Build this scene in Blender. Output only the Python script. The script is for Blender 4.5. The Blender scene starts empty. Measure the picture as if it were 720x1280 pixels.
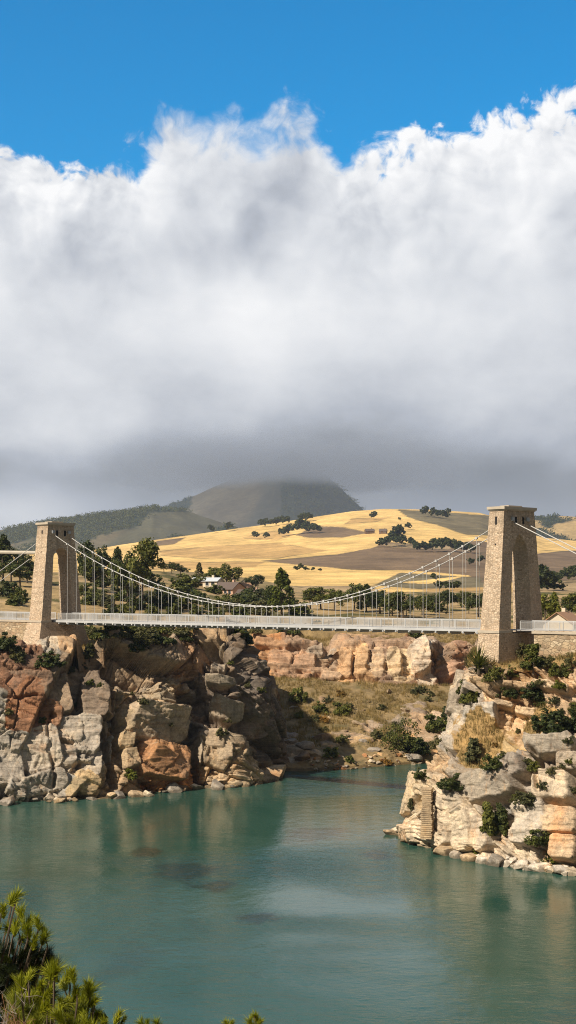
import bpy, bmesh, math, random
import numpy as np
from mathutils import Vector, Matrix
R = math.radians
rng = np.random.default_rng(7)
random.seed(7)
S = bpy.context.scene
COL = S.collection
F, EYE, HOR = 1800.0, 26.0, 730.0          # survey constants of the photograph: focal length in pixels, eye height, horizon row


def at(px, py, d):
    """The place d metres ahead that the photograph shows at (px, py)."""
    return np.array([(px - 360.0) / F * d, d, EYE - (py - HOR) / F * d])


def proj(P):
    d = np.maximum(P[..., 1], 0.1)
    return 360 + F * P[..., 0] / d, HOR + F * (EYE - P[..., 2]) / d


# ------------------------------------------------------------------ noise
_T = np.random.default_rng(99).uniform(-1, 1, 64 ** 3).astype(np.float32)


def vnoise(p, seed=0):
    p = np.asarray(p, np.float32) + np.float32((seed * 7.31) % 61)
    i = np.floor(p); f = p - i; f = f * f * (3 - 2 * f); i = i.astype(np.int32)
    x0 = (i[..., 0] & 63) << 12; x1 = ((i[..., 0] + 1) & 63) << 12
    y0 = (i[..., 1] & 63) << 6; y1 = ((i[..., 1] + 1) & 63) << 6
    z0 = i[..., 2] & 63; z1 = (i[..., 2] + 1) & 63
    fx, fy, fz = f[..., 0], f[..., 1], f[..., 2]
    def row(y, z):
        a = _T.take(x0 + y + z); return a + fx * (_T.take(x1 + y + z) - a)
    def pl(z):
        a = row(y0, z); return a + fy * (row(y1, z) - a)
    a = pl(z0)
    if np.ptp(p[..., 2]) < 1e-6: return a.astype(np.float64)          # flat charts need one layer only
    return (a + fz * (pl(z1) - a)).astype(np.float64)


def fbm(p, oct=4, seed=0, gain=0.5):
    a, s, t = 1.0, 0, 0
    p = np.asarray(p, float)
    for k in range(oct):
        s = s + a * vnoise(p * 2 ** k + 17.3 * k, seed + k); t += a; a *= gain
    return s / t


def sstep(a, b, x):
    t = np.clip((x - a) / (b - a), 0, 1)
    return t * t * (3 - 2 * t)


# ------------------------------------------------------------------ objects
def link(name, me, parent=None, mat=None):
    o = bpy.data.objects.new(name, me)
    COL.objects.link(o)
    if parent is not None:
        o.parent = parent
    if mat is not None and me is not None:
        me.materials.append(mat)
    return o


def empty(name, loc=(0, 0, 0), rz=0.0):
    o = bpy.data.objects.new(name, None)
    COL.objects.link(o)
    o.location = [float(v) for v in loc]; o.rotation_euler = (0, 0, rz); o.empty_display_size = 0.5
    return o


def tag(o, label=None, cat=None, group=None, kind=None):
    if label: o['label'] = label
    if cat: o['category'] = cat
    if group: o['group'] = group
    if kind: o['kind'] = kind
    return o


def mesh_np(name, V, Fc, smooth=False, cols=None, floats=None):
    """numpy verts (n,3) and faces (m,k), optionally per-vertex colours / floats."""
    V = np.asarray(V, np.float32).reshape(-1, 3); Fc = np.asarray(Fc, np.int32)
    me = bpy.data.meshes.new(name)
    me.vertices.add(len(V)); me.vertices.foreach_set('co', V.ravel())
    k = Fc.shape[1]
    me.loops.add(Fc.size); me.loops.foreach_set('vertex_index', Fc.ravel())
    me.polygons.add(len(Fc))
    me.polygons.foreach_set('loop_start', np.arange(0, Fc.size, k, dtype=np.int32))
    if smooth:
        me.polygons.foreach_set('use_smooth', np.ones(len(Fc), bool))
    me.update(calc_edges=True)
    if cols is not None:
        a = me.color_attributes.new('Col', 'FLOAT_COLOR', 'POINT')
        c = np.ones((len(V), 4), np.float32); c[:, :3] = np.asarray(cols).reshape(-1, 3)
        a.data.foreach_set('color', c.ravel())
    for nm, arr in (floats or {}).items():
        a = me.attributes.new(nm, 'FLOAT', 'POINT')
        a.data.foreach_set('value', np.asarray(arr, np.float32).ravel())
    return me


def grid_faces(nv, nu):
    i = np.arange(nv * nu).reshape(nv, nu)
    return np.stack([i[:-1, :-1], i[:-1, 1:], i[1:, 1:], i[1:, :-1]], -1).reshape(-1, 4)


class MB:
    """Collects boxes, tubes and polygons, then links them as ONE mesh."""
    def __init__(s): s.v, s.f = [], []

    def add(s, vs, fs):
        b = len(s.v); s.v += [tuple(map(float, v)) for v in vs]; s.f += [tuple(b + i for i in f) for f in fs]

    def box(s, c, h, ax=None):
        """centre, half sizes, three axes"""
        ax = ax or ((1, 0, 0), (0, 1, 0), (0, 0, 1))
        c = np.array(c, float); A = np.array(ax, float)
        vs = [c + A[0] * h[0] * i + A[1] * h[1] * j + A[2] * h[2] * k for i in (-1, 1) for j in (-1, 1) for k in (-1, 1)]
        s.add(vs, [(0, 1, 3, 2), (4, 6, 7, 5), (0, 4, 5, 1), (2, 3, 7, 6), (0, 2, 6, 4), (1, 5, 7, 3)])

    def tube(s, pts, r, n=6, r2=None):
        pts = [np.array(p, float) for p in pts]; m = len(pts); vs = []
        for i, p in enumerate(pts):
            t = pts[min(i + 1, m - 1)] - pts[max(i - 1, 0)]; t = t / (np.linalg.norm(t) + 1e-9)
            a = np.cross(t, (0, 0, 1.0)); 
            if np.linalg.norm(a) < 1e-3: a = np.cross(t, (1.0, 0, 0))
            a /= np.linalg.norm(a); b = np.cross(t, a)
            rr = r if r2 is None else r + (r2 - r) * i / max(m - 1, 1)
            vs += [p + rr * (math.cos(2 * math.pi * k / n) * a + math.sin(2 * math.pi * k / n) * b) for k in range(n)]
        fs = [(i * n + k, i * n + (k + 1) % n, (i + 1) * n + (k + 1) % n, (i + 1) * n + k) for i in range(m - 1) for k in range(n)]
        fs += [tuple(range(n))[::-1], tuple((m - 1) * n + k for k in range(n))]
        s.add(vs, fs)

    def build(s, name, mat, parent=None, smooth=False):
        me = bpy.data.meshes.new(name)
        me.from_pydata(s.v, [], s.f)
        bm = bmesh.new(); bm.from_mesh(me); bmesh.ops.recalc_face_normals(bm, faces=bm.faces); bm.to_mesh(me); bm.free()
        if smooth:
            me.polygons.foreach_set('use_smooth', np.ones(len(me.polygons), bool))
        me.update()
        return link(name, me, parent, mat)


# ------------------------------------------------------------------ materials
class NT:
    def __init__(s, tree): s.t = tree; s.n = tree.nodes; s.l = tree.links

    def node(s, kind, **kw):
        n = s.n.new(kind)
        for k, v in kw.items(): setattr(n, k, v)
        return n

    def put(s, sock, v):
        if v is None: return
        if hasattr(v, 'links') or isinstance(v, bpy.types.NodeSocket): s.l.new(v, sock)
        else:
            if isinstance(v, (tuple, list)) and len(v) == 3 and sock.type == 'RGBA': v = (*v, 1)
            sock.default_value = v

    def math(s, op, a, b=None, c=None, clamp=False):
        n = s.node('ShaderNodeMath', operation=op, use_clamp=clamp)
        for i, v in enumerate((a, b, c)): s.put(n.inputs[i], v)
        return n.outputs[0]

    def mix(s, f, a, b, blend='MIX'):
        n = s.node('ShaderNodeMix', data_type='RGBA', blend_type=blend)
        s.put(n.inputs[0], f); s.put(n.inputs[6], a); s.put(n.inputs[7], b)
        return n.outputs[2]

    dim = '3D'

    def noise(s, vec, scale, detail=4, rough=0.5, dist=0.0, out='Fac'):
        n = s.node('ShaderNodeTexNoise', noise_dimensions=s.dim)
        s.put(n.inputs['Vector'], vec); s.put(n.inputs['Scale'], scale); n.inputs['Detail'].default_value = detail
        n.inputs['Roughness'].default_value = rough; n.inputs['Distortion'].default_value = dist
        return n.outputs[out]

    def mapr(s, v, a, b, c, d, smooth=False, clamp=True):
        n = s.node('ShaderNodeMapRange', clamp=clamp)
        if smooth: n.interpolation_type = 'SMOOTHSTEP'
        s.put(n.inputs[0], v)
        for i, x in enumerate((a, b, c, d)): s.put(n.inputs[1 + i], x)
        return n.outputs[0]

    def ramp(s, f, stops, interp='LINEAR'):
        n = s.node('ShaderNodeValToRGB'); s.put(n.inputs[0], f); e = n.color_ramp.elements; n.color_ramp.interpolation = interp
        while len(e) < len(stops): e.new(0.5)
        for el, (p, c) in zip(e, stops): el.position = p; el.color = (*c, 1) if len(c) == 3 else c
        return n.outputs[0]

    def scalev(s, vec, sc):
        n = s.node('ShaderNodeMapping'); s.put(n.inputs[0], vec); n.inputs['Scale'].default_value = sc
        return n.outputs[0]


def new_mat(name, rough=0.8, spec=0.3):
    m = bpy.data.materials.new(name); m.use_nodes = True
    t = NT(m.node_tree)
    b = m.node_tree.nodes['Principled BSDF']; b.inputs['Roughness'].default_value = rough
    b.inputs['Specular IOR Level'].default_value = spec
    return m, t, b


def bump(t, b, h, strength, dist):
    n = t.node('ShaderNodeBump'); n.inputs['Strength'].default_value = strength; n.inputs['Distance'].default_value = dist
    t.put(n.inputs['Height'], h); t.put(b.inputs['Normal'], n.outputs[0])


def pos(t): return t.node('ShaderNodeNewGeometry').outputs['Position']


def objco(t): return t.node('ShaderNodeTexCoord').outputs['Object']


def mat_plain(name, col, rough=0.6, var=0.15, scale=2.0, metal=0.0):
    m, t, b = new_mat(name, rough)
    n = t.noise(objco(t), scale, 4)
    t.put(b.inputs['Base Color'], t.mix(n, tuple(c * (1 - var) for c in col), tuple(min(1, c * (1 + var)) for c in col)))
    b.inputs['Metallic'].default_value = metal
    return m


def mat_rock(name, base=None, soil=None, strata=0.35, bumpd=0.12):
    """Rock coloured by the mesh's own Col attribute (or one base colour), with mineral staining, bedding lines and a soil mix."""
    m, t, b = new_mat(name, 0.9, 0.15)
    P = pos(t)
    if base is None:
        c = t.node('ShaderNodeAttribute', attribute_name='Col').outputs['Color']
    else:
        oi = t.node('ShaderNodeObjectInfo').outputs['Random']
        c = t.mix(oi, tuple(x * 0.78 for x in base), tuple(x * 1.15 for x in base))
    n1 = t.noise(P, 0.45, 6, 0.6); n2 = t.noise(P, 2.2, 6, 0.65)
    c = t.mix(1.0, c, t.ramp(n1, [(0.3, (0.62, 0.60, 0.58)), (0.5, (1.0, 0.98, 0.95)), (0.72, (1.25, 1.18, 1.05))]), 'MULTIPLY')
    c = t.mix(1.0, c, t.ramp(n2, [(0.25, (0.62, 0.6, 0.58)), (0.5, (1, 1, 1)), (0.75, (1.28, 1.25, 1.2))]), 'MULTIPLY')
    # vertical mineral stains and iron patches
    st = t.noise(t.scalev(P, (1.6, 1.6, 0.16)), 1.0, 5, 0.6)
    c = t.mix(t.mapr(st, 0.55, 0.68, 0, 0.42), c, (0.17, 0.135, 0.105))
    st2 = t.noise(t.scalev(P, (2.6, 2.6, 0.2)), 1.3, 4, 0.6)
    c = t.mix(t.mapr(st2, 0.57, 0.7, 0, 0.5), c, t.mix(1.0, c, (1.1, 0.78, 0.5), 'MULTIPLY'))
    ir = t.noise(P, 0.22, 5, 0.65)
    c = t.mix(t.mapr(ir, 0.58, 0.7, 0, 0.5), c, t.mix(1.0, c, (1.15, 0.72, 0.42), 'MULTIPLY'))
    # bedding
    n3 = t.noise(P, 9.0, 4, 0.7)
    c = t.mix(1.0, c, t.ramp(n3, [(0.3, (0.72, 0.71, 0.7)), (0.7, (1.24, 1.22, 1.2))]), 'MULTIPLY')
    w = t.noise(t.scalev(P, (0.25, 0.25, 4.2)), 1.0, 4, 0.6)
    c = t.mix(t.mapr(w, 0.56, 0.64, 0, strata), c, t.mix(1.0, c, (0.5, 0.45, 0.42), 'MULTIPLY'))
    vor = t.node('ShaderNodeTexVoronoi', feature='DISTANCE_TO_EDGE'); wv = t.noise(P, 1.4, 3, out='Color')
    mv = t.node('ShaderNodeVectorMath', operation='MULTIPLY_ADD'); t.put(mv.inputs[0], wv); mv.inputs[1].default_value = (0.9, 0.9, 0.9); t.put(mv.inputs[2], P)
    t.put(vor.inputs['Vector'], t.scalev(mv.outputs[0], (1, 1, 1.7))); vor.inputs['Scale'].default_value = 0.75
    crack = t.mapr(vor.outputs['Distance'], 0.0, 0.035, 0, 1)
    h = t.math('ADD', t.math('MULTIPLY', t.noise(P, 4.0, 9, 0.66), 0.42), t.math('MULTIPLY', crack, 0.22))
    h = t.math('ADD', h, t.math('MULTIPLY', t.mapr(w, 0.5, 0.62, 0, 1), -0.25))
    if soil:
        rk = t.node('ShaderNodeAttribute', attribute_name='rock').outputs['Fac']
        sn = t.noise(P, 1.1, 6, 0.7)
        sc = t.ramp(t.noise(P, 0.7, 7, 0.72), [(0.3, tuple(x * 0.62 for x in soil)), (0.5, soil), (0.66, (soil[0] * 1.25, soil[1] * 1.2, soil[2] * 1.1))])
        sg = t.noise(P, 0.3, 5, 0.6)
        sc = t.mix(t.mapr(sg, 0.52, 0.66, 0, 0.7), sc, (0.11, 0.10, 0.045))
        fac = t.mapr(t.math('ADD', rk, t.math('MULTIPLY', t.math('SUBTRACT', sn, 0.5), 0.9)), 0.42, 0.58, 0, 1, True)
        c = t.mix(fac, sc, c)
    sz = t.node('ShaderNodeSeparateXYZ'); t.put(sz.inputs[0], P)      # dark band left by the river along the waterline
    wet = t.mapr(t.math('ADD', sz.outputs[2], t.math('MULTIPLY', t.math('SUBTRACT', n2, 0.5), 0.8)), 0.22, 0.5, 1, 0, True)
    c = t.mix(t.math('MULTIPLY', wet, 0.75), c, t.mix(1.0, c, (0.33, 0.32, 0.28), 'MULTIPLY'))
    t.put(b.inputs['Base Color'], c)
    bump(t, b, h, 0.9, bumpd)
    return m


def mat_stone(name, c1, c2, c3, sc=(2.0, 2.0, 3.6), bd=0.05):
    """Coursed rubble masonry: irregular stones with pale mortar joints."""
    m, t, b = new_mat(name, 0.9, 0.15)
    P = objco(t)
    wv = t.noise(P, 1.5, 3, out='Color')
    mv = t.node('ShaderNodeVectorMath', operation='MULTIPLY_ADD'); t.put(mv.inputs[0], wv); mv.inputs[1].default_value = (0.25, 0.25, 0.25); t.put(mv.inputs[2], P)
    V = t.scalev(mv.outputs[0], sc)
    v1 = t.node('ShaderNodeTexVoronoi', feature='F1'); t.put(v1.inputs['Vector'], V); v1.inputs['Scale'].default_value = 1.0; v1.inputs['Randomness'].default_value = 0.8
    v2 = t.node('ShaderNodeTexVoronoi', feature='DISTANCE_TO_EDGE'); t.put(v2.inputs['Vector'], V); v2.inputs['Scale'].default_value = 1.0; v2.inputs['Randomness'].default_value = 0.8
    sp = t.node('ShaderNodeSeparateColor'); t.put(sp.inputs[0], v1.outputs['Color'])
    c = t.ramp(sp.outputs[0], [(0.1, c1), (0.45, c2), (0.8, c3), (1.0, tuple(x * 0.6 for x in c1))])
    n = t.noise(P, 5.0, 6, 0.65)
    c = t.mix(1.0, c, t.ramp(n, [(0.3, (0.75, 0.73, 0.7)), (0.7, (1.2, 1.18, 1.15))]), 'MULTIPLY')
    big = t.noise(t.scalev(P, (0.5, 0.5, 0.2)), 1.0, 5, 0.6)
    c = t.mix(t.mapr(big, 0.46, 0.68, 0, 0.5), c, tuple(x * 0.5 for x in c2))
    drip = t.noise(t.scalev(P, (2.4, 2.4, 0.12)), 1.0, 4, 0.6)
    c = t.mix(t.mapr(drip, 0.56, 0.7, 0, 0.45), c, tuple(x * 0.42 for x in c2))
    zz_ = t.node('ShaderNodeSeparateXYZ'); t.put(zz_.inputs[0], P)          # rain staining run down from the coping
    rain = t.mapr(t.math('ADD', zz_.outputs[2], t.math('MULTIPLY', t.math('SUBTRACT', drip, 0.5), 16.0)), 30.5, 35.0, 0, 0.55, True)
    c = t.mix(rain, c, tuple(x * 0.42 for x in c2))
    joint = t.mapr(v2.outputs['Distance'], 0.02, 0.09, 0, 1)
    c = t.mix(joint, tuple(x * 0.62 for x in c2), c)
    t.put(b.inputs['Base Color'], c)
    bump(t, b, t.math('ADD', joint, t.math('MULTIPLY', n, 0.8)), 0.8, bd)
    return m


def mat_leaf(name, dark, light, trans=0.25, rough=0.55):
    m, t, b = new_mat(name, rough, 0.25)
    g = t.node('ShaderNodeNewGeometry'); oi = t.node('ShaderNodeObjectInfo')
    c = t.mix(g.outputs['Random Per Island'], dark, light)
    c = t.mix(1.0, c, t.mix(oi.outputs['Random'], (0.75, 0.8, 0.8), (1.25, 1.15, 1.0)), 'MULTIPLY')
    n = t.noise(g.outputs['Position'], 0.8, 3)
    c = t.mix(1.0, c, t.ramp(n, [(0.3, (0.7, 0.75, 0.75)), (0.7, (1.25, 1.2, 1.0))]), 'MULTIPLY')
    t.put(b.inputs['Base Color'], c)
    tr = t.node('ShaderNodeBsdfTranslucent'); t.put(tr.inputs['Color'], t.mix(1.0, c, (1.1, 1.2, 0.6), 'MULTIPLY'))
    mx = t.node('ShaderNodeMixShader'); mx.inputs[0].default_value = trans
    t.l.new(b.outputs[0], mx.inputs[1]); t.l.new(tr.outputs[0], mx.inputs[2])
    t.l.new(mx.outputs[0], t.n['Material Output'].inputs['Surface'])
    return m


M = {}
M['cliff'] = mat_rock('cliff_rock', None, (0.27, 0.19, 0.09))
M['headland'] = mat_rock('headland_rock', None, (0.36, 0.235, 0.10), strata=0.25)
M['slope'] = mat_rock('slope_ground', None, (0.25, 0.18, 0.09))
for k, c in dict(grey=(0.33, 0.30, 0.26), tan=(0.46, 0.36, 0.24), cream=(0.6, 0.52, 0.4), orange=(0.44, 0.23, 0.11), white=(0.66, 0.61, 0.53), brown=(0.25, 0.18, 0.12)).items():
    M[k + '_rock'] = mat_rock(k + '_boulder_rock', c, None, 0.2, 0.06)
M['stone'] = mat_stone('tower_masonry', (0.54, 0.405, 0.28), (0.62, 0.48, 0.345), (0.68, 0.55, 0.41), (3.3, 3.3, 6.4), 0.03)
M['cut_stone'] = mat_plain('cut_stone', (0.47, 0.40, 0.31), 0.85, 0.25, 1.5)
M['wall_stone'] = mat_stone('wall_masonry', (0.40, 0.28, 0.18), (0.52, 0.40, 0.26), (0.6, 0.5, 0.36), (1.8, 1.8, 3.0))
M['white'] = mat_plain('white_painted_steel', (0.47, 0.47, 0.465), 0.55, 0.3, 0.7)
M['steel'] = mat_plain('pale_cable_steel', (0.50, 0.485, 0.46), 0.5, 0.2, 1.2)
M['grey_steel'] = mat_plain('grey_steel', (0.36, 0.37, 0.38), 0.5, 0.15)
M['deck'] = mat_plain('deck_boards', (0.42, 0.41, 0.40), 0.8, 0.2, 3)
M['dark'] = mat_plain('slit_shade', (0.025, 0.022, 0.02), 0.9, 0.2)
M['concrete'] = mat_plain('weathered_concrete', (0.46, 0.41, 0.33), 0.85, 0.2, 0.8)
M['bark'] = mat_plain('bark', (0.10, 0.075, 0.05), 0.9, 0.3, 4)
M['dead_wood'] = mat_plain('dead_wood', (0.24, 0.205, 0.17), 0.9, 0.25, 6)
M['twig'] = mat_plain('dry_twig', (0.28, 0.15, 0.07), 0.9, 0.3, 6)
M['leaf'] = mat_leaf('tree_leaf', (0.047, 0.063, 0.017), (0.159, 0.167, 0.041))
M['leaf_dark'] = mat_leaf('evergreen_leaf', (0.030, 0.046, 0.017), (0.090, 0.106, 0.033))
M['leaf_bright'] = mat_leaf('bright_leaf', (0.059, 0.077, 0.013), (0.185, 0.195, 0.032))
M['leaf_olive'] = mat_leaf('olive_leaf', (0.072, 0.072, 0.034), (0.156, 0.150, 0.066))
M['leaf_dry'] = mat_leaf('dry_leaf', (0.16, 0.09, 0.02), (0.30, 0.18, 0.05))
M['grass'] = mat_leaf('dry_grass_blade', (0.17, 0.125, 0.05), (0.36, 0.26, 0.11), 0.2, 0.8)
M['needle'] = mat_leaf('pine_needle_young', (0.16, 0.19, 0.012), (0.40, 0.40, 0.03), 0.25, 0.45)
M['needle_dark'] = mat_leaf('pine_needle_shaded', (0.008, 0.014, 0.006), (0.03, 0.045, 0.012), 0.12, 0.5)  # near-black: shade among the boughs put into the needle colour
M['cream_wall'] = mat_plain('cream_plaster', (0.62, 0.53, 0.40), 0.9, 0.12)
M['pink_wall'] = mat_plain('pink_plaster', (0.56, 0.36, 0.25), 0.9, 0.15)
M['tile_roof'] = mat_plain('clay_tile', (0.38, 0.22, 0.13), 0.85, 0.3, 5)
M['dark_roof'] = mat_plain('dark_slate', (0.12, 0.09, 0.075), 0.8, 0.3, 5)
M['metal_roof'] = mat_plain('pale_sheet_metal', (0.52, 0.55, 0.58), 0.5, 0.12, 2)
M['glass'] = mat_plain('window_glass', (0.03, 0.035, 0.04), 0.15, 0.1)
M['wood'] = mat_plain('door_wood', (0.14, 0.08, 0.045), 0.8, 0.3, 6)

#@@SKY
# ------------------------------------------------------------------ camera
cam = bpy.data.cameras.new('camera'); co = bpy.data.objects.new('camera', cam); COL.objects.link(co)
co.location = (0, 0, EYE); co.rotation_euler = (R(90), 0, 0)
cam.sensor_width = 36.0; cam.lens = 36.0 * F / 1280.0; cam.shift_y = 90.0 / 1280.0
cam.clip_start = 0.5; cam.clip_end = 60000
S.camera = co
S.view_settings.view_transform = 'Standard'; S.view_settings.look = 'None'; S.view_settings.gamma = 1.0
S.view_settings.use_curve_mapping = False
S.view_settings.exposure = 0.36
S.cycles.max_bounces = 5; S.cycles.diffuse_bounces = 3; S.cycles.glossy_bounces = 2; S.cycles.volume_bounces = 1; S.cycles.transparent_max_bounces = 8
S.cycles.use_denoising = True; S.cycles.denoising_prefilter = 'NONE'; S.cycles.denoising_input_passes = 'RGB_ALBEDO_NORMAL'; S.cycles.filter_width = 1.05; S.cycles.sample_clamp_indirect = 3.0; S.cycles.adaptive_threshold = 0.006

# ------------------------------------------------------------------ sun and sky
SUN_H = np.array([-0.78, -0.626]); SUN_EL = R(42)
sv = Vector((SUN_H[0] * math.cos(SUN_EL), SUN_H[1] * math.cos(SUN_EL), math.sin(SUN_EL))).normalized()
sl = bpy.data.lights.new('sun', 'SUN'); sl.energy = 5.0; sl.angle = R(0.53); sl.color = (1.0, 0.89, 0.74)
so = bpy.data.objects.new('sun', sl); COL.objects.link(so); so.rotation_euler = sv.to_track_quat('Z', 'Y').to_euler()

w = bpy.data.worlds.new('World'); S.world = w; w.use_nodes = True
t = NT(w.node_tree); t.n.clear(); t.dim = '2D'
sky = t.node('ShaderNodeTexSky', sky_type='NISHITA', sun_disc=False)
sky.sun_elevation = SUN_EL; sky.sun_rotation = math.atan2(SUN_H[0], SUN_H[1]); sky.altitude = 600; sky.dust_density = 0.3; sky.ozone_density = 2.5
G = t.node('ShaderNodeTexCoord').outputs['Generated']
sx = t.node('ShaderNodeSeparateXYZ'); t.put(sx.inputs[0], G)
az = t.math('MULTIPLY', t.math('ARCTAN2', sx.outputs[0], sx.outputs[1]), 18.0)
hyp = t.math('SQRT', t.math('ADD', t.math('MULTIPLY', sx.outputs[0], sx.outputs[0]), t.math('MULTIPLY', sx.outputs[1], sx.outputs[1])))
el = t.math('MULTIPLY', t.math('DIVIDE', sx.outputs[2], t.math('MAXIMUM', hyp, 0.08)), 18.0)
cv = t.node('ShaderNodeCombineXYZ'); t.put(cv.inputs[0], az); t.put(cv.inputs[1], el); cv.inputs[2].default_value = 3.7
UV = cv.outputs[0]


def vadd(v, off):
    n = t.node('ShaderNodeVectorMath', operation='ADD'); t.put(n.inputs[0], v); n.inputs[1].default_value = off
    return n.outputs[0]


# warp the coordinates a little so that the cumulus heads billow
wn = t.noise(UV, 1.1, 4, 0.5, out='Color')
wm = t.node('ShaderNodeVectorMath', operation='MULTIPLY_ADD'); t.put(wm.inputs[0], vadd(wn, (-0.5, -0.5, -0.5))); wm.inputs[1].default_value = (0.45, 0.45, 0.0); t.put(wm.inputs[2], UV)
WUV = wm.outputs[0]


def billow(v):
    """Rounded cauliflower heads: inverted cell distance at three sizes plus fine noise."""
    tot = None
    for sc, a in ((1.15, 0.40), (2.7, 0.30), (6.0, 0.19), (13.0, 0.10)):
        vo = t.node('ShaderNodeTexVoronoi', feature='SMOOTH_F1', voronoi_dimensions='2D'); t.put(vo.inputs['Vector'], v); vo.inputs['Scale'].default_value = sc; vo.inputs['Smoothness'].default_value = 0.25
        x = t.math('MULTIPLY', t.math('SUBTRACT', 0.75, vo.outputs['Distance']), a)
        tot = x if tot is None else t.math('ADD', tot, x)
    return t.math('ADD', t.math('MULTIPLY', tot, 1.1), t.math('MULTIPLY', t.math('SUBTRACT', t.noise(v, 3.2, 8, 0.55), 0.5), 0.34))


b0 = billow(WUV); b1 = billow(vadd(WUV, (-0.09, 0.09, 0)))
lg = t.noise(WUV, 0.75, 3, 0.5); lg1 = t.noise(vadd(WUV, (-0.45, 0.42, 0)), 0.75, 3, 0.5)
# height of the cloud top along the skyline
prof = [(-30, 0.6), (-14, 1.2), (-9, 2.2), (-6, 4.9), (-3.6, 5.2), (-3.0, 5.05), (-2.3, 5.1), (-1.85, 5.2), (-1.6, 5.75), (-1.0, 5.88), (-0.4, 5.8), (0.25, 5.95), (0.5, 5.65), (0.68, 5.25), (1.15, 5.25),
        (1.7, 5.55), (2.4, 5.7), (3.2, 5.85), (3.8, 5.75), (6, 5.2), (9, 2.4), (16, 1.2), (30, 0.6)]
fc = t.node('ShaderNodeFloatCurve'); t.put(fc.inputs['Value'], t.mapr(az, -30, 30, 0, 1)); crv = fc.mapping.curves[0]
while len(crv.points) < len(prof): crv.points.new(0.5, 0.5)
for p_, (u_, v_) in zip(crv.points, prof): p_.location = ((u_ + 30) / 60.0, v_ / 10.0); p_.handle_type = 'VECTOR'
fc.mapping.update()
low = t.math('SUBTRACT', t.noise(t.scalev(UV, (0.55, 0.9, 1)), 1.0, 5, 0.55), 0.5)
top = t.math('SUBTRACT', t.math('MULTIPLY', fc.outputs[0], 10.0), 0.10)


def blob(u, v, ru, rv):
    a = t.math('DIVIDE', t.math('SUBTRACT', az, u), ru); c_ = t.math('DIVIDE', t.math('SUBTRACT', el, v), rv)
    q = t.math('ADD', t.math('MULTIPLY', a, a), t.math('MULTIPLY', c_, c_))
    return t.math('EXPONENT', t.math('MULTIPLY', q, -1.0))


soft = blob(-0.6, 5.7, 1.3, 0.8)
dens = t.math('ADD', t.math('SUBTRACT', top, el), t.math('MULTIPLY', b0, 0.78))
dens = t.math('ADD', dens, t.math('MULTIPLY', t.math('SUBTRACT', t.noise(vadd(WUV, (3.3, 1.7, 0)), 1.7, 10, 0.66, 0.3), 0.5), 1.15))     # torn, wispy rim
wid = t.math('ADD', 0.24, t.math('MULTIPLY', soft, 0.75))
behind = t.mapr(t.math('ABSOLUTE', az), 8.0, 14.0, 0, 1, True)      # grey cloud added out of view to dull the blue sky fill
alpha = t.math('MAXIMUM', t.mapr(dens, 0.0, wid, 0, 1, True), behind)
lit = t.ramp(t.mapr(t.math('ADD', el, t.math('MULTIPLY', low, 1.0)), 0, 8, 0, 1), [(0.0, (0.44,) * 3), (0.09, (0.38,) * 3), (0.14, (0.27,) * 3), (0.18, (0.31,) * 3), (0.225, (0.47,) * 3), (0.29, (0.64,) * 3), (0.37, (0.76,) * 3), (0.45, (0.79,) * 3), (0.54, (0.70,) * 3), (0.62, (0.74,) * 3), (0.74, (0.86,) * 3)], 'B_SPLINE')
med = t.math('SUBTRACT', t.noise(WUV, 1.6, 8, 0.6), 0.5)
L = t.math('ADD', lit, t.math('MULTIPLY', low, 0.26))
L = t.math('ADD', L, t.math('MULTIPLY', t.math('SUBTRACT', lg, lg1), t.math('MULTIPLY', t.mapr(el, 2.5, 5.0, 0.0, 0.9, True), t.math('SUBTRACT', 1.0, t.math('MULTIPLY', soft, 0.6)))))
L = t.math('ADD', L, t.math('MULTIPLY', med, t.mapr(el, 1.0, 4.8, 0.05, 0.09)))
rel = t.math('MULTIPLY', t.math('SUBTRACT', b0, b1), t.math('EXPONENT', t.math('MULTIPLY', t.math('MAXIMUM', t.math('SUBTRACT', top, el), 0.0), -1.6)))
rel = t.math('MULTIPLY', rel, 0.6)
L = t.math('ADD', L, t.math('MULTIPLY', rel, t.math('SUBTRACT', 1.0, t.math('MULTIPLY', soft, 0.8))))
for (u_, v_, ru, rv, a) in ((2.0, 5.2, 1.5, 0.8, 0.26), (-0.7, 5.1, 1.15, 0.95, -0.17), (2.7, 4.85, 1.2, 0.35, -0.16), (-3.4, 4.25, 0.9, 0.45, -0.13), (-2.2, 4.1, 0.8, 0.4, -0.08), (1.3, 4.3, 0.7, 0.5, -0.08), (-2.6, 4.7, 0.7, 0.55, 0.22), (0.2, 3.35, 1.6, 0.6, 0.14), (-3.3, 0.75, 1.0, 0.4, 0.22), (-3.0, 2.7, 0.7, 0.4, 0.10), (-3.0, 1.85, 0.8, 0.34, 0.27), (-3.5, 0.95, 1.2, 0.32, 0.24), (-1.9, 2.1, 0.7, 0.3, 0.08), (-3.0, 1.45, 1.6, 0.3, -0.05), (2.8, 1.6, 1.8, 0.5, -0.05)):
    L = t.math('ADD', L, t.math('MULTIPLY', blob(u_, v_, ru, rv), a))
L = t.math('MULTIPLY', L, t.math('SUBTRACT', 1.0, t.math('MULTIPLY', behind, 0.82)))
cc = t.ramp(L, [(0.0, (0.10, 0.115, 0.14)), (0.25, (0.235, 0.252, 0.28)), (0.5, (0.45, 0.48, 0.54)), (0.75, (0.71, 0.73, 0.765)), (1.0, (0.95, 0.95, 0.955))])
skyc = t.mix(1.0, sky.outputs[0], (0.0, 0.92, 1.30), 'MULTIPLY')
ccs = t.node('ShaderNodeVectorMath', operation='SCALE'); t.put(ccs.inputs[0], cc); ccs.inputs['Scale'].default_value = 8.5
final = t.mix(alpha, skyc, ccs.outputs[0])
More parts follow.
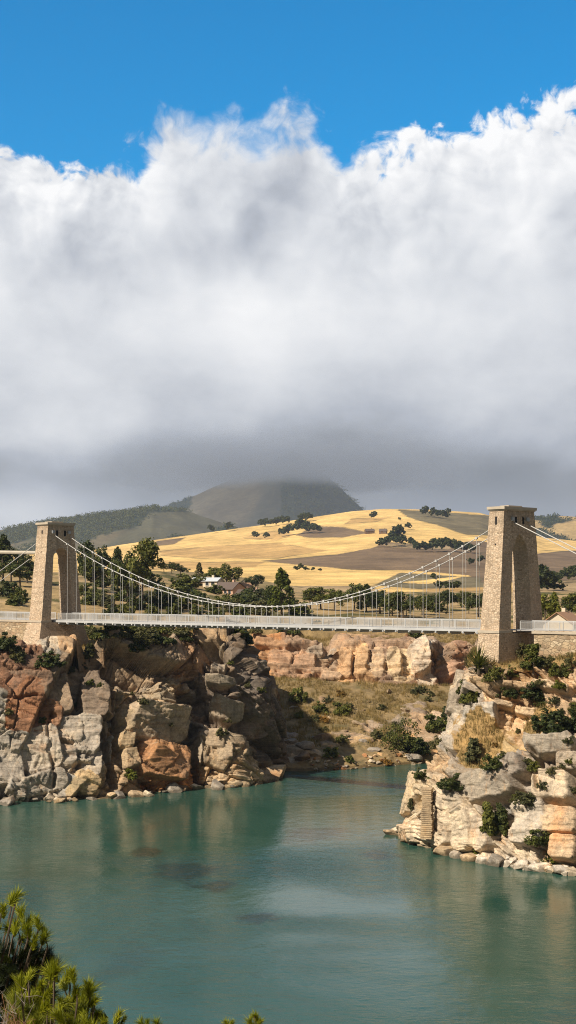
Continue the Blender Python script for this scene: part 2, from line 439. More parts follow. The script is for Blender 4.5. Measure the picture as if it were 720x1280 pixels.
bg = t.node('ShaderNodeBackground'); t.put(bg.inputs[0], final); bg.inputs[1].default_value = 0.1
wo = t.node('ShaderNodeOutputWorld'); t.l.new(bg.outputs[0], wo.inputs[0])
w.cycles.sampling_method = 'MANUAL'; w.cycles.sample_map_resolution = 1024
# ------------------------------------------------------------------ far land: plateau, wheat hill, ridges, mountain
def interp2(xs, ys, T, x, y):
    xs, ys, T = np.array(xs, float), np.array(ys, float), np.array(T, float)
    x = np.clip(x, xs[0], xs[-1]); y = np.clip(y, ys[0], ys[-1])
    i = np.clip(np.searchsorted(xs, x, 'right') - 1, 0, len(xs) - 2); j = np.clip(np.searchsorted(ys, y, 'right') - 1, 0, len(ys) - 2)
    fx = (x - xs[i]) / (xs[i + 1] - xs[i]); fy = (y - ys[j]) / (ys[j + 1] - ys[j])
    fx = fx * fx * (3 - 2 * fx) * 0.5 + fx * 0.5
    return (T[i, j] * (1 - fx) + T[i + 1, j] * fx) * (1 - fy) + (T[i, j + 1] * (1 - fx) + T[i + 1, j + 1] * fx) * fy


PX = [-200, 0, 100, 200, 250, 300, 350, 420, 600, 720, 900]
PD = [150, 190, 240, 300, 350, 400, 480, 600, 750]
PZ = [[19, 20, 22, 26, 28.5, 31, 32, 29, 26], [18.5, 19.5, 21.5, 25.5, 27.8, 29.5, 30, 28, 26], [18, 18.5, 20.3, 24.5, 27.0, 29, 29.5, 28, 26], [18, 18.5, 19.8, 23, 26, 29.3, 30, 28, 26],
      [18, 18.5, 19.4, 21.8, 24.0, 27, 28, 27, 26], [18, 18.5, 19, 20.4, 21.8, 23.4, 24.8, 25.5, 26], [18, 18.3, 18.8, 19.5, 20.4, 21.3, 23, 25, 26], [18, 18, 18.5, 19, 20, 21, 22.5, 24.5, 26],
      [18, 18, 18.5, 19, 20, 21, 22.5, 24.5, 26], [18.2, 18.5, 18.8, 19.2, 20, 21, 22.5, 24.5, 26], [18.5, 19, 19, 19.2, 20, 21, 22.5, 24.5, 26]]
HX = [-400, -100, 100, 150, 200, 250, 300, 350, 400, 440, 480, 540, 600, 625, 650, 680, 720, 800, 1100]
HY = [704, 700, 690, 681, 674, 667, 660, 653, 645, 639, 636, 637, 641, 648, 664, 672, 676, 680, 690]
D0, D1 = 750.0, 2100.0


def ground_z(px, d):
    z = interp2(PX, PD, PZ, px, d)
    yr = np.interp(px, HX, HY)
    tt = np.clip((d - D0) / (D1 - D0), 0, 1)
    f = tt ** 0.85
    x = (px - 360) / F * d
    n = fbm(np.stack([x / 300, d / 300, 0 * d], -1), 3, 5)
    hill = EYE + f * (730 - yr) * d / F + 7 * n * tt * (1 - tt) * 2
    z = np.where(d > D0, hill, z)
    back = np.clip((d - D1) / 500, 0, 1)
    zr = EYE + (730 - yr) * D1 / F
    z = np.where(d > D1, zr - (zr - 40) * back * back * (3 - 2 * back), z)
    near = np.clip((420 - d) / 200, 0, 1)
    z = z + 0.35 * fbm(np.stack([x / 6, d / 6, 0 * d], -1), 3, 9) * np.where(d < 700, 1, 0.0)
    return z


def in_poly(px, py, poly):
    poly = np.array(poly, float); x0, y0 = poly.T; x1, y1 = np.roll(x0, -1), np.roll(y0, -1)
    c = np.zeros(px.shape, bool)
    for a, b, cc_, dd in zip(x0, y0, x1, y1):
        if b == dd: continue
        hit = ((b > py) != (dd > py)) & (px < (cc_ - a) * (py - b) / (dd - b) + a)
        c ^= hit
    return c


# low ground of the gorge, in metres (x, y): the land sheet drops to the river bed inside it
ZONE = [(-500, -20), (-500, 192), (-60, 195), (-30, 197), (-17, 204), (-17, 214), (-22, 250), (10, 252), (40, 256), (44, 225), (38, 190), (30, 168), (45, 158), (80, 152), (500, 150), (500, -20)]


def zone_w(x, y):
    """1 well inside the gorge, 0 outside, ~4 m soft edge"""
    P0 = np.array(ZONE, float); P1 = np.roll(P0, -1, 0)
    dist = np.full(x.shape, 1e9)
    for a, b in zip(P0, P1):
        ab = b - a; tt = np.clip(((x - a[0]) * ab[0] + (y - a[1]) * ab[1]) / (ab @ ab), 0, 1)
        dist = np.minimum(dist, np.hypot(x - a[0] - tt * ab[0], y - a[1] - tt * ab[1]))
    s = np.where(in_poly(x, y, ZONE), dist, -dist)
    return sstep(-1.0, 3.0, s)


WHEAT, STUB, BROWN, SCRUB, TAN, OLIVE = (0.69, 0.465, 0.185), (0.51, 0.325, 0.135), (0.185, 0.128, 0.082), (0.17, 0.14, 0.085), (0.36, 0.26, 0.15), (0.15, 0.125, 0.06)
FIELDS = [(WHEAT, [(-400, 600), (1100, 600), (1100, 745), (-400, 745)]),
          (STUB, [(200, 689), (260, 683), (349, 679), (411, 688), (349, 698), (250, 698), (200, 694)]),
          (STUB, [(150, 700), (260, 703), (330, 702), (320, 709), (240, 712), (150, 712)]),
          (BROWN, [(184, 683), (196, 677), (232, 672), (216, 680)]),
          (STUB, [(300, 672), (340, 664), (370, 668), (345, 676)]),
          (STUB, [(440, 649), (490, 646), (470, 652), (430, 655)]),
          (BROWN, [(368, 669), (398, 658), (427, 659), (463, 666), (427, 672), (385, 672)]),
          (SCRUB, [(497, 637), (533, 639), (613, 645), (640, 650), (640, 672), (613, 669), (585, 668), (540, 655), (507, 646)]),
          (BROWN, [(328, 701), (380, 697), (420, 693), (470, 684), (480, 677), (520, 680), (560, 680), (600, 676), (660, 690), (740, 690), (740, 728), (600, 728), (587, 722), (587, 719), (511, 713), (440, 712), (395, 708)]),
          (TAN, [(470, 679), (520, 681), (575, 683), (560, 687), (490, 684)]),
          (SCRUB, [(500, 716), (600, 722), (640, 738), (560, 740), (467, 731)]),
          (WHEAT, [(498, 728), (540, 724), (587, 719), (560, 725), (533, 730)]),
          (STUB, [(530, 736), (610, 734), (610, 741), (530, 743)]),
          (BROWN, [(600, 690), (740, 687), (740, 722), (690, 728), (600, 728)]),
          (WHEAT, [(655, 683), (700, 674), (760, 676), (760, 686), (690, 690), (655, 694)]),
          (TAN, [(690, 727), (760, 722), (760, 745), (660, 745)]),
          (STUB, [(690, 741), (760, 739), (760, 744), (690, 744)]),
          ((.24, .18, .09), [(150, 716), (230, 714), (300, 722), (380, 735), (150, 745)]),
          (TAN, [(350, 733), (470, 732), (470, 741), (350, 741)])]


def fan(name, pxs, ds, zfun, cfun, mat):
    A, D = np.meshgrid(pxs, ds)
    Z = zfun(A, D)
    P = np.stack([(A - 360) / F * D, D, Z], -1)
    me = mesh_np(name, P, grid_faces(*A.shape), True, cfun(A, D, P))
    o = link(name, me, None, mat); o['kind'] = 'structure'
    return o


def land_z(A, D):
    z = ground_z(A, D)
    x = (A - 360) / F * D
    wz = np.where(D < 300, zone_w(x, D), 0)
    return z * (1 - wz) + -4.0 * wz


def land_c(A, D, P):
    x = P[..., 0]
    sx, sy = proj(P)
    jit = fbm(np.stack([x / 60, D / 60, 0 * D], -1), 3, 21)
    sxx = A + 3 * jit; syy = sy + 0.8 * fbm(np.stack([x / 40, D / 90, 0 * D + 4], -1), 3, 22)
    c = np.zeros(P.shape) + np.array(OLIVE)
    # plateau: dry grass with scrub patches and bare earth
    n = fbm(np.stack([x / 14, D / 14, 0 * D], -1), 4, 31); n2 = fbm(np.stack([x / 5, D / 5, 0 * D], -1), 3, 33)
    dry = np.array((0.36, 0.255, 0.13)); green = np.array((0.11, 0.10, 0.04)); earth = np.array((0.42, 0.30, 0.18))
    k = sstep(0.0, 0.3, n)[..., None]; k2 = sstep(0.15, 0.45, n2)[..., None]
    c = dry * (1 - k) + green * k; c = c * (1 - 0.6 * k2) + earth * 0.6 * k2
    far = D > 520
    for col, poly in FIELDS:
        m = far & in_poly(sxx, syy, poly)
        c[m] = np.array(col)
    # rough margins, hedge banks and farm tracks along the field edges
    hed = np.zeros(D.shape)
    for col, poly in FIELDS[1:]:
        q = np.array(poly, float)
        for a, b in zip(q, np.roll(q, -1, 0)):
            ab = b - a; tt = np.clip(((sxx - a[0]) * ab[0] + (syy - a[1]) * ab[1]) / (ab @ ab), 0, 1)
            hed = np.maximum(hed, 1 - np.minimum(1, np.hypot((sxx - a[0] - tt * ab[0]) * .35, syy - a[1] - tt * ab[1]) / .8))
    k = (sstep(.25, .8, hed) * sstep(-.15, .25, fbm(np.stack([x / 35, D / 70, 0 * D], -1), 3, 44)) * far)[..., None]
    c = c * (1 - .75 * k) + np.array((0.10, 0.085, 0.045)) * .75 * k
    # tramlines and crop variation on the hill
    rows = 1 + 0.10 * np.sin((x * 0.5 + D * 0.2) / 9 + 3 * jit) + 0.16 * fbm(np.stack([x / 25, D / 120, 0 * D], -1), 4, 41)
    c = np.where(far[..., None], c * rows[..., None], c)
    return c


m, t, b = new_mat('land', 0.95, 0.1)
P_ = pos(t); c_ = t.node('ShaderNodeAttribute', attribute_name='Col').outputs['Color']
nn = t.noise(P_, 0.9, 7, 0.7); nf = t.noise(P_, 0.03, 7, 0.65)
c_ = t.mix(1.0, c_, t.ramp(nn, [(0.3, (0.6, 0.6, 0.58)), (0.5, (1, 1, 1)), (0.7, (1.3, 1.27, 1.2))]), 'MULTIPLY')
c_ = t.mix(1.0, c_, t.ramp(nf, [(0.3, (0.72, 0.72, 0.72)), (0.7, (1.25, 1.25, 1.2))]), 'MULTIPLY')
nm_ = t.noise(P_, 0.13, 6, 0.7)
c_ = t.mix(1.0, c_, t.ramp(nm_, [(0.3, (0.72, 0.74, 0.72)), (0.7, (1.22, 1.2, 1.18))]), 'MULTIPLY')
t.put(b.inputs['Base Color'], c_); bump(t, b, nn, 0.8, 0.35)
M['land'] = m

pxs = np.concatenate([np.linspace(-520, -60, 60)[:-1], np.arange(-60, 780, 2.6), np.linspace(780, 1240, 60)])
ds = np.concatenate([np.arange(146, 300, 0.9), np.arange(300, 520, 1.8), 520 * 1.007 ** np.arange(0, 206), np.linspace(2200, 9000, 30)])
fan('ground', pxs, ds, land_z, land_c, M['land'])


def hill_mesh(name, pxr, dn, df, nd, prof, rough, seed, cfun, mat, step=3.0):
    """A rounded range: crest profile at the middle of its depth, gullied flanks."""
    dm = dn + (df - dn) * 0.6
    def zf(A, D):
        x = (A - 360) / F * D
        yr = np.interp(A, [p[0] for p in prof], [p[1] for p in prof])
        crest = EYE + (730 - yr) * dm / F
        tt = (D - dn) / (dm - dn); up = np.clip(tt, 0, 1); down = np.clip((D - dm) / (df - dm), 0, 1)
        sh = np.where(D < dm, 0.55 * up + 0.45 * up ** 1.6, 1 - down ** 1.3)
        q = np.stack([x / rough, D / (rough * 1.6), 0 * D], -1)
        r = 1 - 2 * np.abs(fbm(q, 5, seed, 0.52))
        r2 = fbm(q * 0.5, 3, seed + 7)
        base = 30
        return base + (crest - base) * sh * (1 + 0.36 * (r - 0.75) * (1 - up * 0.78) + 0.10 * r2 * (1 - up * 0.6)) 
    A = np.arange(pxr[0], pxr[1], step)
    return fan(name, A, np.linspace(dn, df, nd), zf, cfun, mat)


def range_c(base, patch, forest, scale, fthr, seed, fy=None):
    def f(A, D, P):
        x = P[..., 0]
        q = np.stack([x / scale, D / (scale * 2.2), 0 * D], -1)
        n = fbm(q, 4, seed); n2 = fbm(q * 2.3, 4, seed + 5)
        c = np.zeros(P.shape) + np.array(base)
        k = sstep(0.02, 0.22, n)[..., None]; c = c * (1 - k) + np.array(patch) * k
        thr = fthr if fy is None else fthr + fy(*proj(P))
        k = sstep(0, 0.06, n2 - thr)[..., None]; c = c * (1 - k) + np.array(forest) * k
        return c * (1 + 0.3 * fbm(q * 6, 3, seed + 9))[..., None]
    return f


FOREST = (0.030, 0.040, 0.028)
hill_mesh('forested_ridge', (-330, 330), 2700, 4300, 110, [(-400, 676), (-60, 671), (0, 661), (30, 656), (60, 651), (100, 646), (150, 636), (190, 629), (230, 636), (280, 650), (340, 672)], 420, 61,
          range_c((0.092, 0.088, 0.058), (0.17, 0.135, 0.085), FOREST, 330, 0.12, 62, lambda sx, sy: np.where(sy < np.interp(sx, [0, 60, 190, 300], [684, 668, 640, 640]), -0.45, 0.12)), M['land'])
hill_mesh('far_hills', (480, 1050), 2500, 4200, 110, [(430, 690), (540, 672), (600, 660), (630, 650), (655, 646), (690, 644), (720, 645), (780, 640), (1050, 655)], 380, 71,
          range_c((0.16, 0.14, 0.085), (0.40, 0.28, 0.13), FOREST, 260, 0.02, 73), M['land'])
hill_mesh('mountain', (-150, 760), 4300, 7200, 190, [(-200, 692), (60, 682), (120, 664), (160, 648), (200, 635), (240, 619), (275, 604), (310, 590), (345, 573), (368, 568), (390, 582), (410, 598), (432, 615), (452, 634), (466, 648), (490, 664), (560, 680), (760, 690)], 620, 81,
          range_c((0.07, 0.072, 0.062), (0.125, 0.11, 0.082), FOREST, 480, 0.16, 83, lambda sx, sy: np.where((sx > 350) & (sy < 650), -0.5, 0.0)), M['land'], 2.5)  # cloud shadow painted in: darker ground, forest colour over the right peak

def forest(name, label, obj, cond, n, size, seed):
    """a far wood that reads as one mass: small crowns standing on a range"""
    me = obj.data; nvv = len(me.vertices); co_ = np.empty(nvv * 3, np.float32); me.vertices.foreach_get('co', co_); co_ = co_.reshape(-1, 3)
    cl = np.empty(nvv * 4, np.float32); me.color_attributes['Col'].data.foreach_get('color', cl); cl = cl.reshape(-1, 4)
    sx, sy = proj(co_); r = np.random.default_rng(seed)
    ok = np.where((cl[:, 0] < .06) & cond(sx, sy, co_))[0]; k = r.choice(ok, min(n, len(ok)), False)
    p = co_[k] + r.normal(0, 1, (len(k), 3)) * np.array([8, 14, 0]); c = np.repeat(p, 16, 0) + r.normal(0, 1, (len(k) * 16, 3)) * size * np.array([.9, .9, .5]) + np.array([0, 0, size * .9])
    q = r.normal(size=(len(c), 2, 3)); q /= np.linalg.norm(q, axis=2, keepdims=True); q *= size * .42
    V = np.stack([c - q[:, 0], c + q[:, 1], c + q[:, 0], c - q[:, 1]], 1).reshape(-1, 3)
    o = link(name, mesh_np(name, V, np.arange(len(V)).reshape(-1, 4)), None, M['leaf_dark']); tag(o, label, None, None, 'stuff')


forest('forest', 'dark wood along the distant ridge', bpy.data.objects['forested_ridge'], lambda x, y, p: (x > -20) & (x < 300) & (p[:, 1] < 3850), 5200, 3.6, 3)
forest('forest', 'dark scrub woods on the far hills beyond the pointed arch tower', bpy.data.objects['far_hills'], lambda x, y, p: (x > 590) & (x < 760) & (p[:, 1] < 3650), 2600, 3.6, 4)
forest('forest', 'dark wood on the flank of the mountain', bpy.data.objects['mountain'], lambda x, y, p: (x > 120) & (x < 480) & (p[:, 1] < 6100), 2200, 4.5, 5)

# cloud cap lying on the summit: a real volume, thin at its underside
mc, t, _b = new_mat('cloud_vapour'); t.n.remove(_b)
pv = t.node('ShaderNodeVolumePrincipled'); P_ = pos(t); sp = t.node('ShaderNodeSeparateXYZ'); t.put(sp.inputs[0], P_)
nz = t.noise(t.scalev(P_, (1 / 420, 1 / 420, 1 / 260)), 1.0, 4, 0.55)
hh = t.math('ADD', sp.outputs[2], t.math('MULTIPLY', t.math('SUBTRACT', nz, 0.5), -100.0))
k = t.mapr(hh, 402, 470, 0, 1, True)
ex = t.math('DIVIDE', t.math('ABSOLUTE', t.math('SUBTRACT', sp.outputs[0], 20.0)), 900.0)
k = t.math('MULTIPLY', k, t.mapr(ex, 0.2, 0.95, 1, 0, True))
k = t.math('MULTIPLY', k, t.mapr(sp.outputs[2], 400, 610, 1, 0, True))
t.put(pv.inputs['Density'], t.math('MULTIPLY', k, 0.006))
pv.inputs['Color'].default_value = (0.46, 0.52, 0.63, 1); pv.inputs['Anisotropy'].default_value = 0.0
t.l.new(pv.outputs[0], t.n['Material Output'].inputs['Volume'])
bm = bmesh.new(); bmesh.ops.create_icosphere(bm, subdivisions=4, radius=1.0)
me = bpy.data.meshes.new('cloud_bank'); bm.to_mesh(me); bm.free()
cb = link('cloud_bank', me, None, mc); cb.location = (20, 5750, 545); cb.scale = (980, 900, 190); cb['kind'] = 'stuff'
cb['label'] = 'grey cloud cap resting on the mountain summit'

# ------------------------------------------------------------------ water, bed, near bank
def sheet(name, x0, x1, y0, y1, z, mat, nx=2, ny=2, zf=None):
    X, Y = np.meshgrid(np.linspace(x0, x1, nx), np.linspace(y0, y1, ny))
    Z = np.full(X.shape, z) if zf is None else zf(X, Y)
    o = link(name, mesh_np(name, np.stack([X, Y, Z], -1), grid_faces(ny, nx), True), None, mat); o['kind'] = 'structure'
    return o


mw, t, b = new_mat('river_water', 0.05, 0.5); b.inputs['IOR'].default_value = 1.333
P_ = pos(t)
n1 = t.noise(t.scalev(P_, (0.03, 0.018, 1)), 1.0, 5, 0.6, 0.6)
n2 = t.noise(t.scalev(P_, (0.075, 0.04, 1)), 1.0, 6, 0.62, 0.8)
wc = t.ramp(n1, [(0.3, (0.012, 0.051, 0.037)), (0.5, (0.029, 0.082, 0.060)), (0.7, (0.054, 0.114, 0.088))])
def shoal(x, y, rx, ry):
    n = t.node('ShaderNodeMapping'); t.put(n.inputs[0], P_); n.inputs['Location'].default_value = (-x / rx, -y / ry, 0); n.inputs['Scale'].default_value = (1 / rx, 1 / ry, 1)
    ln = t.node('ShaderNodeVectorMath', operation='LENGTH'); t.put(ln.inputs[0], n.outputs[0])
    return t.mapr(ln.outputs['Value'], 0.0, 1.0, 1, 0, True)
sm = None                                          # weed beds and rock shoals below the surface
for q_ in ((-9.3, 131, 6.5, 9), (-6.5, 124, 5, 6), (3.4, 149, 8, 13), (8.5, 138, 5, 6), (-14, 140, 4, 6), (-2, 112, 4, 4)):
    v_ = shoal(*q_); sm = v_ if sm is None else t.math('MAXIMUM', sm, v_)
ns_ = t.noise(t.scalev(P_, (0.22, 0.12, 1)), 1.0, 6, 0.65, 0.6)
wc = t.mix(t.mapr(t.math('ADD', sm, t.math('MULTIPLY', t.math('SUBTRACT', ns_, 0.5), 2.2)), 0.45, 0.95, 0, 0.7, True), wc, (0.014, 0.027, 0.018))
wc = t.mix(t.mapr(n2, 0.54, 0.68, 0, 0.5, True), wc, (0.022, 0.05, 0.036))
t.put(b.inputs['Base Color'], wc)
gust = t.mapr(t.noise(t.scalev(P_, (0.022, 0.035, 1)), 1.0, 4, 0.55, 0.5), 0.40, 0.62, 0.22, 1.15, True)
h = t.math('ADD', t.math('MULTIPLY', t.noise(P_, 0.55, 3, 0.5), 1.0), t.math('MULTIPLY', t.noise(t.scalev(P_, (0.8, 1.3, 1)), 1.7, 5, 0.66), 0.55))
bump_n = t.node('ShaderNodeBump'); bump_n.inputs['Strength'].default_value = 1.0
t.put(bump_n.inputs['Distance'], t.math('MULTIPLY', gust, 0.13)); t.put(bump_n.inputs['Height'], h); t.put(b.inputs['Normal'], bump_n.outputs[0])
M['water'] = mw
sheet('river', -420, 420, 30, 300, 0.0, mw)
M['bed'] = mat_plain('river_bed', (0.12, 0.12, 0.08), 0.9, 0.3, 0.2)
sheet('river_bed', -420, 420, 28, 300, -3.2, M['bed'])
sheet('near_bank', -200, 200, -60, 62, 0, M['slope'], 60, 40, lambda X, Y: np.minimum(24.3, 24.3 - 0.52 * np.clip(Y - 1, 0, 60)) + 0.3 * fbm(np.stack([X / 4, Y / 4, 0 * X], -1), 3, 3))


# ------------------------------------------------------------------ cliffs
def catmull(C, n):
    """upsample control rows along axis 0 to n samples (by given chord parameter)"""
    C = np.asarray(C, float); m = len(C)
    dl = np.linalg.norm(np.diff(C[..., :3], axis=0), axis=-1).mean(axis=tuple(range(1, C.ndim - 1))) if C.ndim > 2 else np.linalg.norm(np.diff(C[:, :3], axis=0), axis=-1)
    s = np.concatenate([[0], np.cumsum(np.maximum(dl, 0.05))])
    q = np.linspace(0, s[-1], n); i = np.clip(np.searchsorted(s, q, 'right') - 1, 0, m - 2)
    f = ((q - s[i]) / (s[i + 1] - s[i])).reshape((-1,) + (1,) * (C.ndim - 1))
    p0, p1, p2, p3 = C[np.maximum(i - 1, 0)], C[i], C[i + 1], C[np.minimum(i + 2, m - 1)]
    cm = 0.5 * (2 * p1 + (p2 - p0) * f + (2 * p0 - 5 * p1 + 4 * p2 - p3) * f ** 2 + (3 * p1 - p0 - 3 * p2 + p3) * f ** 3)
    return 0.55 * cm + 0.45 * (p1 * (1 - f) + p2 * f)


def fracture(U, V, seed, size, step, tilt, bed=0.0, spread=.22, aspect=1.6, crack=.35, top=14.0, stop=.2, lim=2.0):
    """Rock mass cut again and again by long joints and bedding planes: every cut shifts and tips the two sides a little,
    so the face becomes a stack of angular slabs of all sizes. -> height, leaf id, id of the big slab it belongs to"""
    r = np.random.default_rng(seed); u, v = U.ravel(), V.ravel(); n = u.size
    H = np.zeros(n); leaf = np.zeros(n, int); big = np.zeros(n, int); G = np.zeros(n); cnt = [0, 0]
    wob = fbm(np.stack([u / 3.0, v / 3.0, 0 * u], -1), 3, seed + 1) * .16 + fbm(np.stack([u / .7, v / .7, 0 * u], -1), 2, seed + 2) * .04
    stack = [(np.arange(n), r.normal(bed, spread), False, 99.0)]
    while stack:
        ix, th, isbig, last = stack.pop()
        if len(ix) < 6: continue
        uu, vv = u[ix], v[ix]; cu, cv_ = uu.mean(), vv.mean()
        p = (uu - cu) * math.cos(th) + (vv - cv_) * math.sin(th); q = (vv - cv_) * math.cos(th) - (uu - cu) * math.sin(th)
        lp, lq = np.ptp(p), np.ptp(q); sz = math.sqrt(max(lp * lq, 1e-6))
        if not isbig and sz < top * .35:
            cnt[1] += 1; big[ix] = cnt[1]; isbig = True
        if sz < size * r.uniform(.7, 1.6) or (sz < size * 5 and r.random() < stop):
            cnt[0] += 1; leaf[ix] = cnt[0]
            g = r.normal(0, tilt, 2); H[ix] += np.clip(g[0] * p + g[1] * q, -.42 * sz, .42 * sz)
            continue
        along = lp < lq * aspect                      # cut across the longer way: True = a bedding cut
        ang = r.normal(0, .10) if along else r.normal(0, .26)
        c_ = r.uniform(-.22, .22)
        s_ = (q - c_ * lq + math.tan(ang) * p) if along else (p - c_ * lp + math.tan(ang) * q)
        s_ = s_ + wob[ix] * min(1.0, .25 + sz / 8)
        side = s_ > 0
        h = min(step * sz, 1.3) * r.uniform(.1, 1.0) * (1 if r.random() < .5 else -1)
        H[ix] += np.where(side, h, -h) * .5
        g = r.normal(0, tilt * .45, 2); H[ix] += np.where(side, 1, -1) * np.clip(g[0] * p + g[1] * q, -.12 * sz, .12 * sz) * .5
        wd = .13 + .006 * min(sz, 12); dp = crack * min(1.0, .12 + sz / 9) * r.uniform(.3, 1.1)
        G[ix] = np.maximum(G[ix], dp * np.maximum(0, 1 - np.abs(s_) / wd))
        t2 = th + r.normal(0, .10)
        stack.append((ix[side], t2 if r.random() < .7 else th, isbig, sz)); stack.append((ix[~side], th, isbig, sz))
    sh_ = U.shape
    H = lim * np.tanh(H / lim)
    return (H - G).reshape(sh_), leaf.reshape(sh_), big.reshape(sh_)


def loft(name, rows, res, mat, zones, hero=(), gullies=(), frac=dict(size=.8, step=.26, tilt=.22), seed=1, kind='structure', strata=0.0, fin=0.05, bed=.16, under=False):
    """rows[r][c] = (px, py, depth, rockiness): a surface through surveyed points, broken into fractured blocks where it is rock."""
    C = np.array([[np.append(at(p[0], p[1], p[2]), p[3]) for p in row] for row in rows])
    hl = np.linalg.norm(np.diff(C[..., :3], axis=1), axis=-1).sum(1).max(); vl = np.linalg.norm(np.diff(C[..., :3], axis=0), axis=-1).sum(0).max()
    nu, nv = int(hl / res), int(vl / res)
    Q = catmull(C, nv); Q = np.swapaxes(catmull(np.swapaxes(Q, 0, 1), nu), 0, 1)
    B = Q[..., :3].copy(); rock = np.clip(Q[..., 3], 0, 1)
    B += 0.4 * np.stack([fbm(B / 6, 2, seed + k) for k in range(3)], -1)
    du = np.gradient(B, axis=1); dv = np.gradient(B, axis=0)
    N = np.cross(du, -dv); N /= np.linalg.norm(N, axis=-1, keepdims=True) + 1e-9
    sgn = np.sign((N * (np.array([0, 0, EYE]) - B)).sum(-1).mean() + 1e-9); N *= sgn
    U = np.cumsum(np.linalg.norm(du, axis=-1), 1); V = np.cumsum(np.linalg.norm(dv, axis=-1), 0)
    U = U - U[:, nu // 2:nu // 2 + 1]; 
    wu = 0.3 * fbm(B / 2.2, 3, seed + 20); wv = 0.22 * fbm(B / 2.2, 3, seed + 24)
    Uw, Vw = U + wu, V + wv
    sx, sy = proj(B)
    D1_, I2, I1 = fracture(U + .4 * wu, V + .4 * wv, seed + 1, **frac)
    D2_ = D1_ * 0.35; D3_ = 0.05 * fbm(B / .5, 3, seed + 3)
    # colour per block
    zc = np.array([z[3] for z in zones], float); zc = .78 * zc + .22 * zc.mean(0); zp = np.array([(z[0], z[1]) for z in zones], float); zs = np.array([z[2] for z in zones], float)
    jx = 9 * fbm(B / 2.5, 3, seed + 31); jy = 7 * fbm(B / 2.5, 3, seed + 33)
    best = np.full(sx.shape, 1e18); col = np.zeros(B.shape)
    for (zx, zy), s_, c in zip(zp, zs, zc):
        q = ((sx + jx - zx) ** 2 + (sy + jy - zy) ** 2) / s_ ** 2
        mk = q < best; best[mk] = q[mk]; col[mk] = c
    r1 = np.random.default_rng(seed + 5)
    for I_, a in ((I1, .10), (I2, .09)):
        tab = r1.normal(1, a, (I_.max() + 2, 1)) * (1 + np.array([1.0, 0.1, -1.0]) * r1.normal(0, a * .3, (I_.max() + 2, 1))); tab = np.clip(tab, 0.45, 1.55)
        col = col * tab[I_]
    D = D1_ + D3_ + .22 * fbm(B / 4.5, 3, seed + 11)
    for (cx, cy, hx, hy, rot, pr, tx, ty, hc, lay) in hero:
        ppm = F / B[..., 1]
        a = R(rot); X = (sx - cx + jx * .55) / ppm; Y = (sy - cy + jy * .55) / ppm
        p = X * math.cos(a) + Y * math.sin(a); q = -X * math.sin(a) + Y * math.cos(a)
        pm = F / B[..., 1].mean(); A_, B_ = hx / pm, hy / pm
        e = np.minimum(np.minimum(A_ - np.abs(p), B_ - np.abs(q)), (A_ + B_) * .82 - np.abs(p) - np.abs(q))
        hh = pr * .8 + tx * p / A_ + ty * q / B_
        if lay: hh = hh + 0.22 * np.floor(2.0 * vnoise(np.stack([q * 1.5 + wv * .6, p * .04, 0 * q + cx], -1), 3)) * .5 * lay
        dd = np.minimum(hh + .6 * D2_ + D3_, 7.0 * e - 0.9)
        mk = (e > -0.15) & (dd > D)
        D = np.where(mk, dd, D); mk2 = e > -0.05
        vv = (1 + .10 * fbm(B * np.array([.6, .6, 2.5]), 4, int(cx)))[..., None]
        col = np.where(mk2[..., None] & mk[..., None], (.7 * np.array(hc) + .3 * zc.mean(0)) * vv * .85 + .15 * col, col)
    # bedding: each big block splits along its own set of parallel laminae
    ra = np.random.default_rng(seed + 9); an = ra.normal(0.0, .45, I1.max() + 2)[I1]
    qb = Vw * np.cos(an) + Uw * np.sin(an)
    ly = vnoise(np.stack([qb * 2.4, I1 * 3.7, 0 * qb], -1), seed + 41) + .5 * vnoise(np.stack([qb * 6, I1 * 3.7, 0 * qb], -1), seed + 42)
    D = D + bed * (sstep(-.12, .02, ly) - 1) 
    for (x0, y0, x1, y1, wd, dp) in gullies:
        ab = np.array([x1 - x0, y1 - y0], float); tt = np.clip(((sx - x0) * ab[0] + (sy - y0) * ab[1]) / (ab @ ab), 0, 1)
        dist = np.hypot(sx + jx - x0 - tt * ab[0], sy + jy - y0 - tt * ab[1])
        D = D - dp * np.exp(-(dist / wd) ** 2)
    if strata:
        ly = vnoise(np.stack([B[..., 0] * .03, B[..., 1] * .03, B[..., 2] * 1.6 + wv], -1), seed + 40)
        D = D + strata * sstep(-.15, .05, ly) - strata * .5
    rk = sstep(.25, .6, rock + 0.25 * fbm(B / 3, 3, seed + 50))
    soft = 0.3 * fbm(B / 2.0, 5, seed + 60)
    Dt = D * rk + soft * (1 - rk) + fin * fbm(B / .8, 4, seed + 70) * (0.5 + rk)
    Pn = B + N * Dt[..., None]
    me = mesh_np(name, Pn, grid_faces(nv, nu), False, np.clip(col, 0.01, .9), {'rock': rk})
    if sgn < 0: me.flip_normals()
    o = link(name, me, None, mat); o['kind'] = kind
    return o, Pn, rk, N


def foot(px, d): return (px, HOR + F * EYE / d, d)


GREY, DGREY, TANR, RED, DRED, ORG, CREAM, PEACH, WHT = (.44, .405, .345), (.21, .18, .145), (.40, .30, .19), (.30, .125, .055), (.20, .10, .06), (.46, .22, .085), (.62, .52, .37), (.52, .33, .19), (.66, .61, .53)
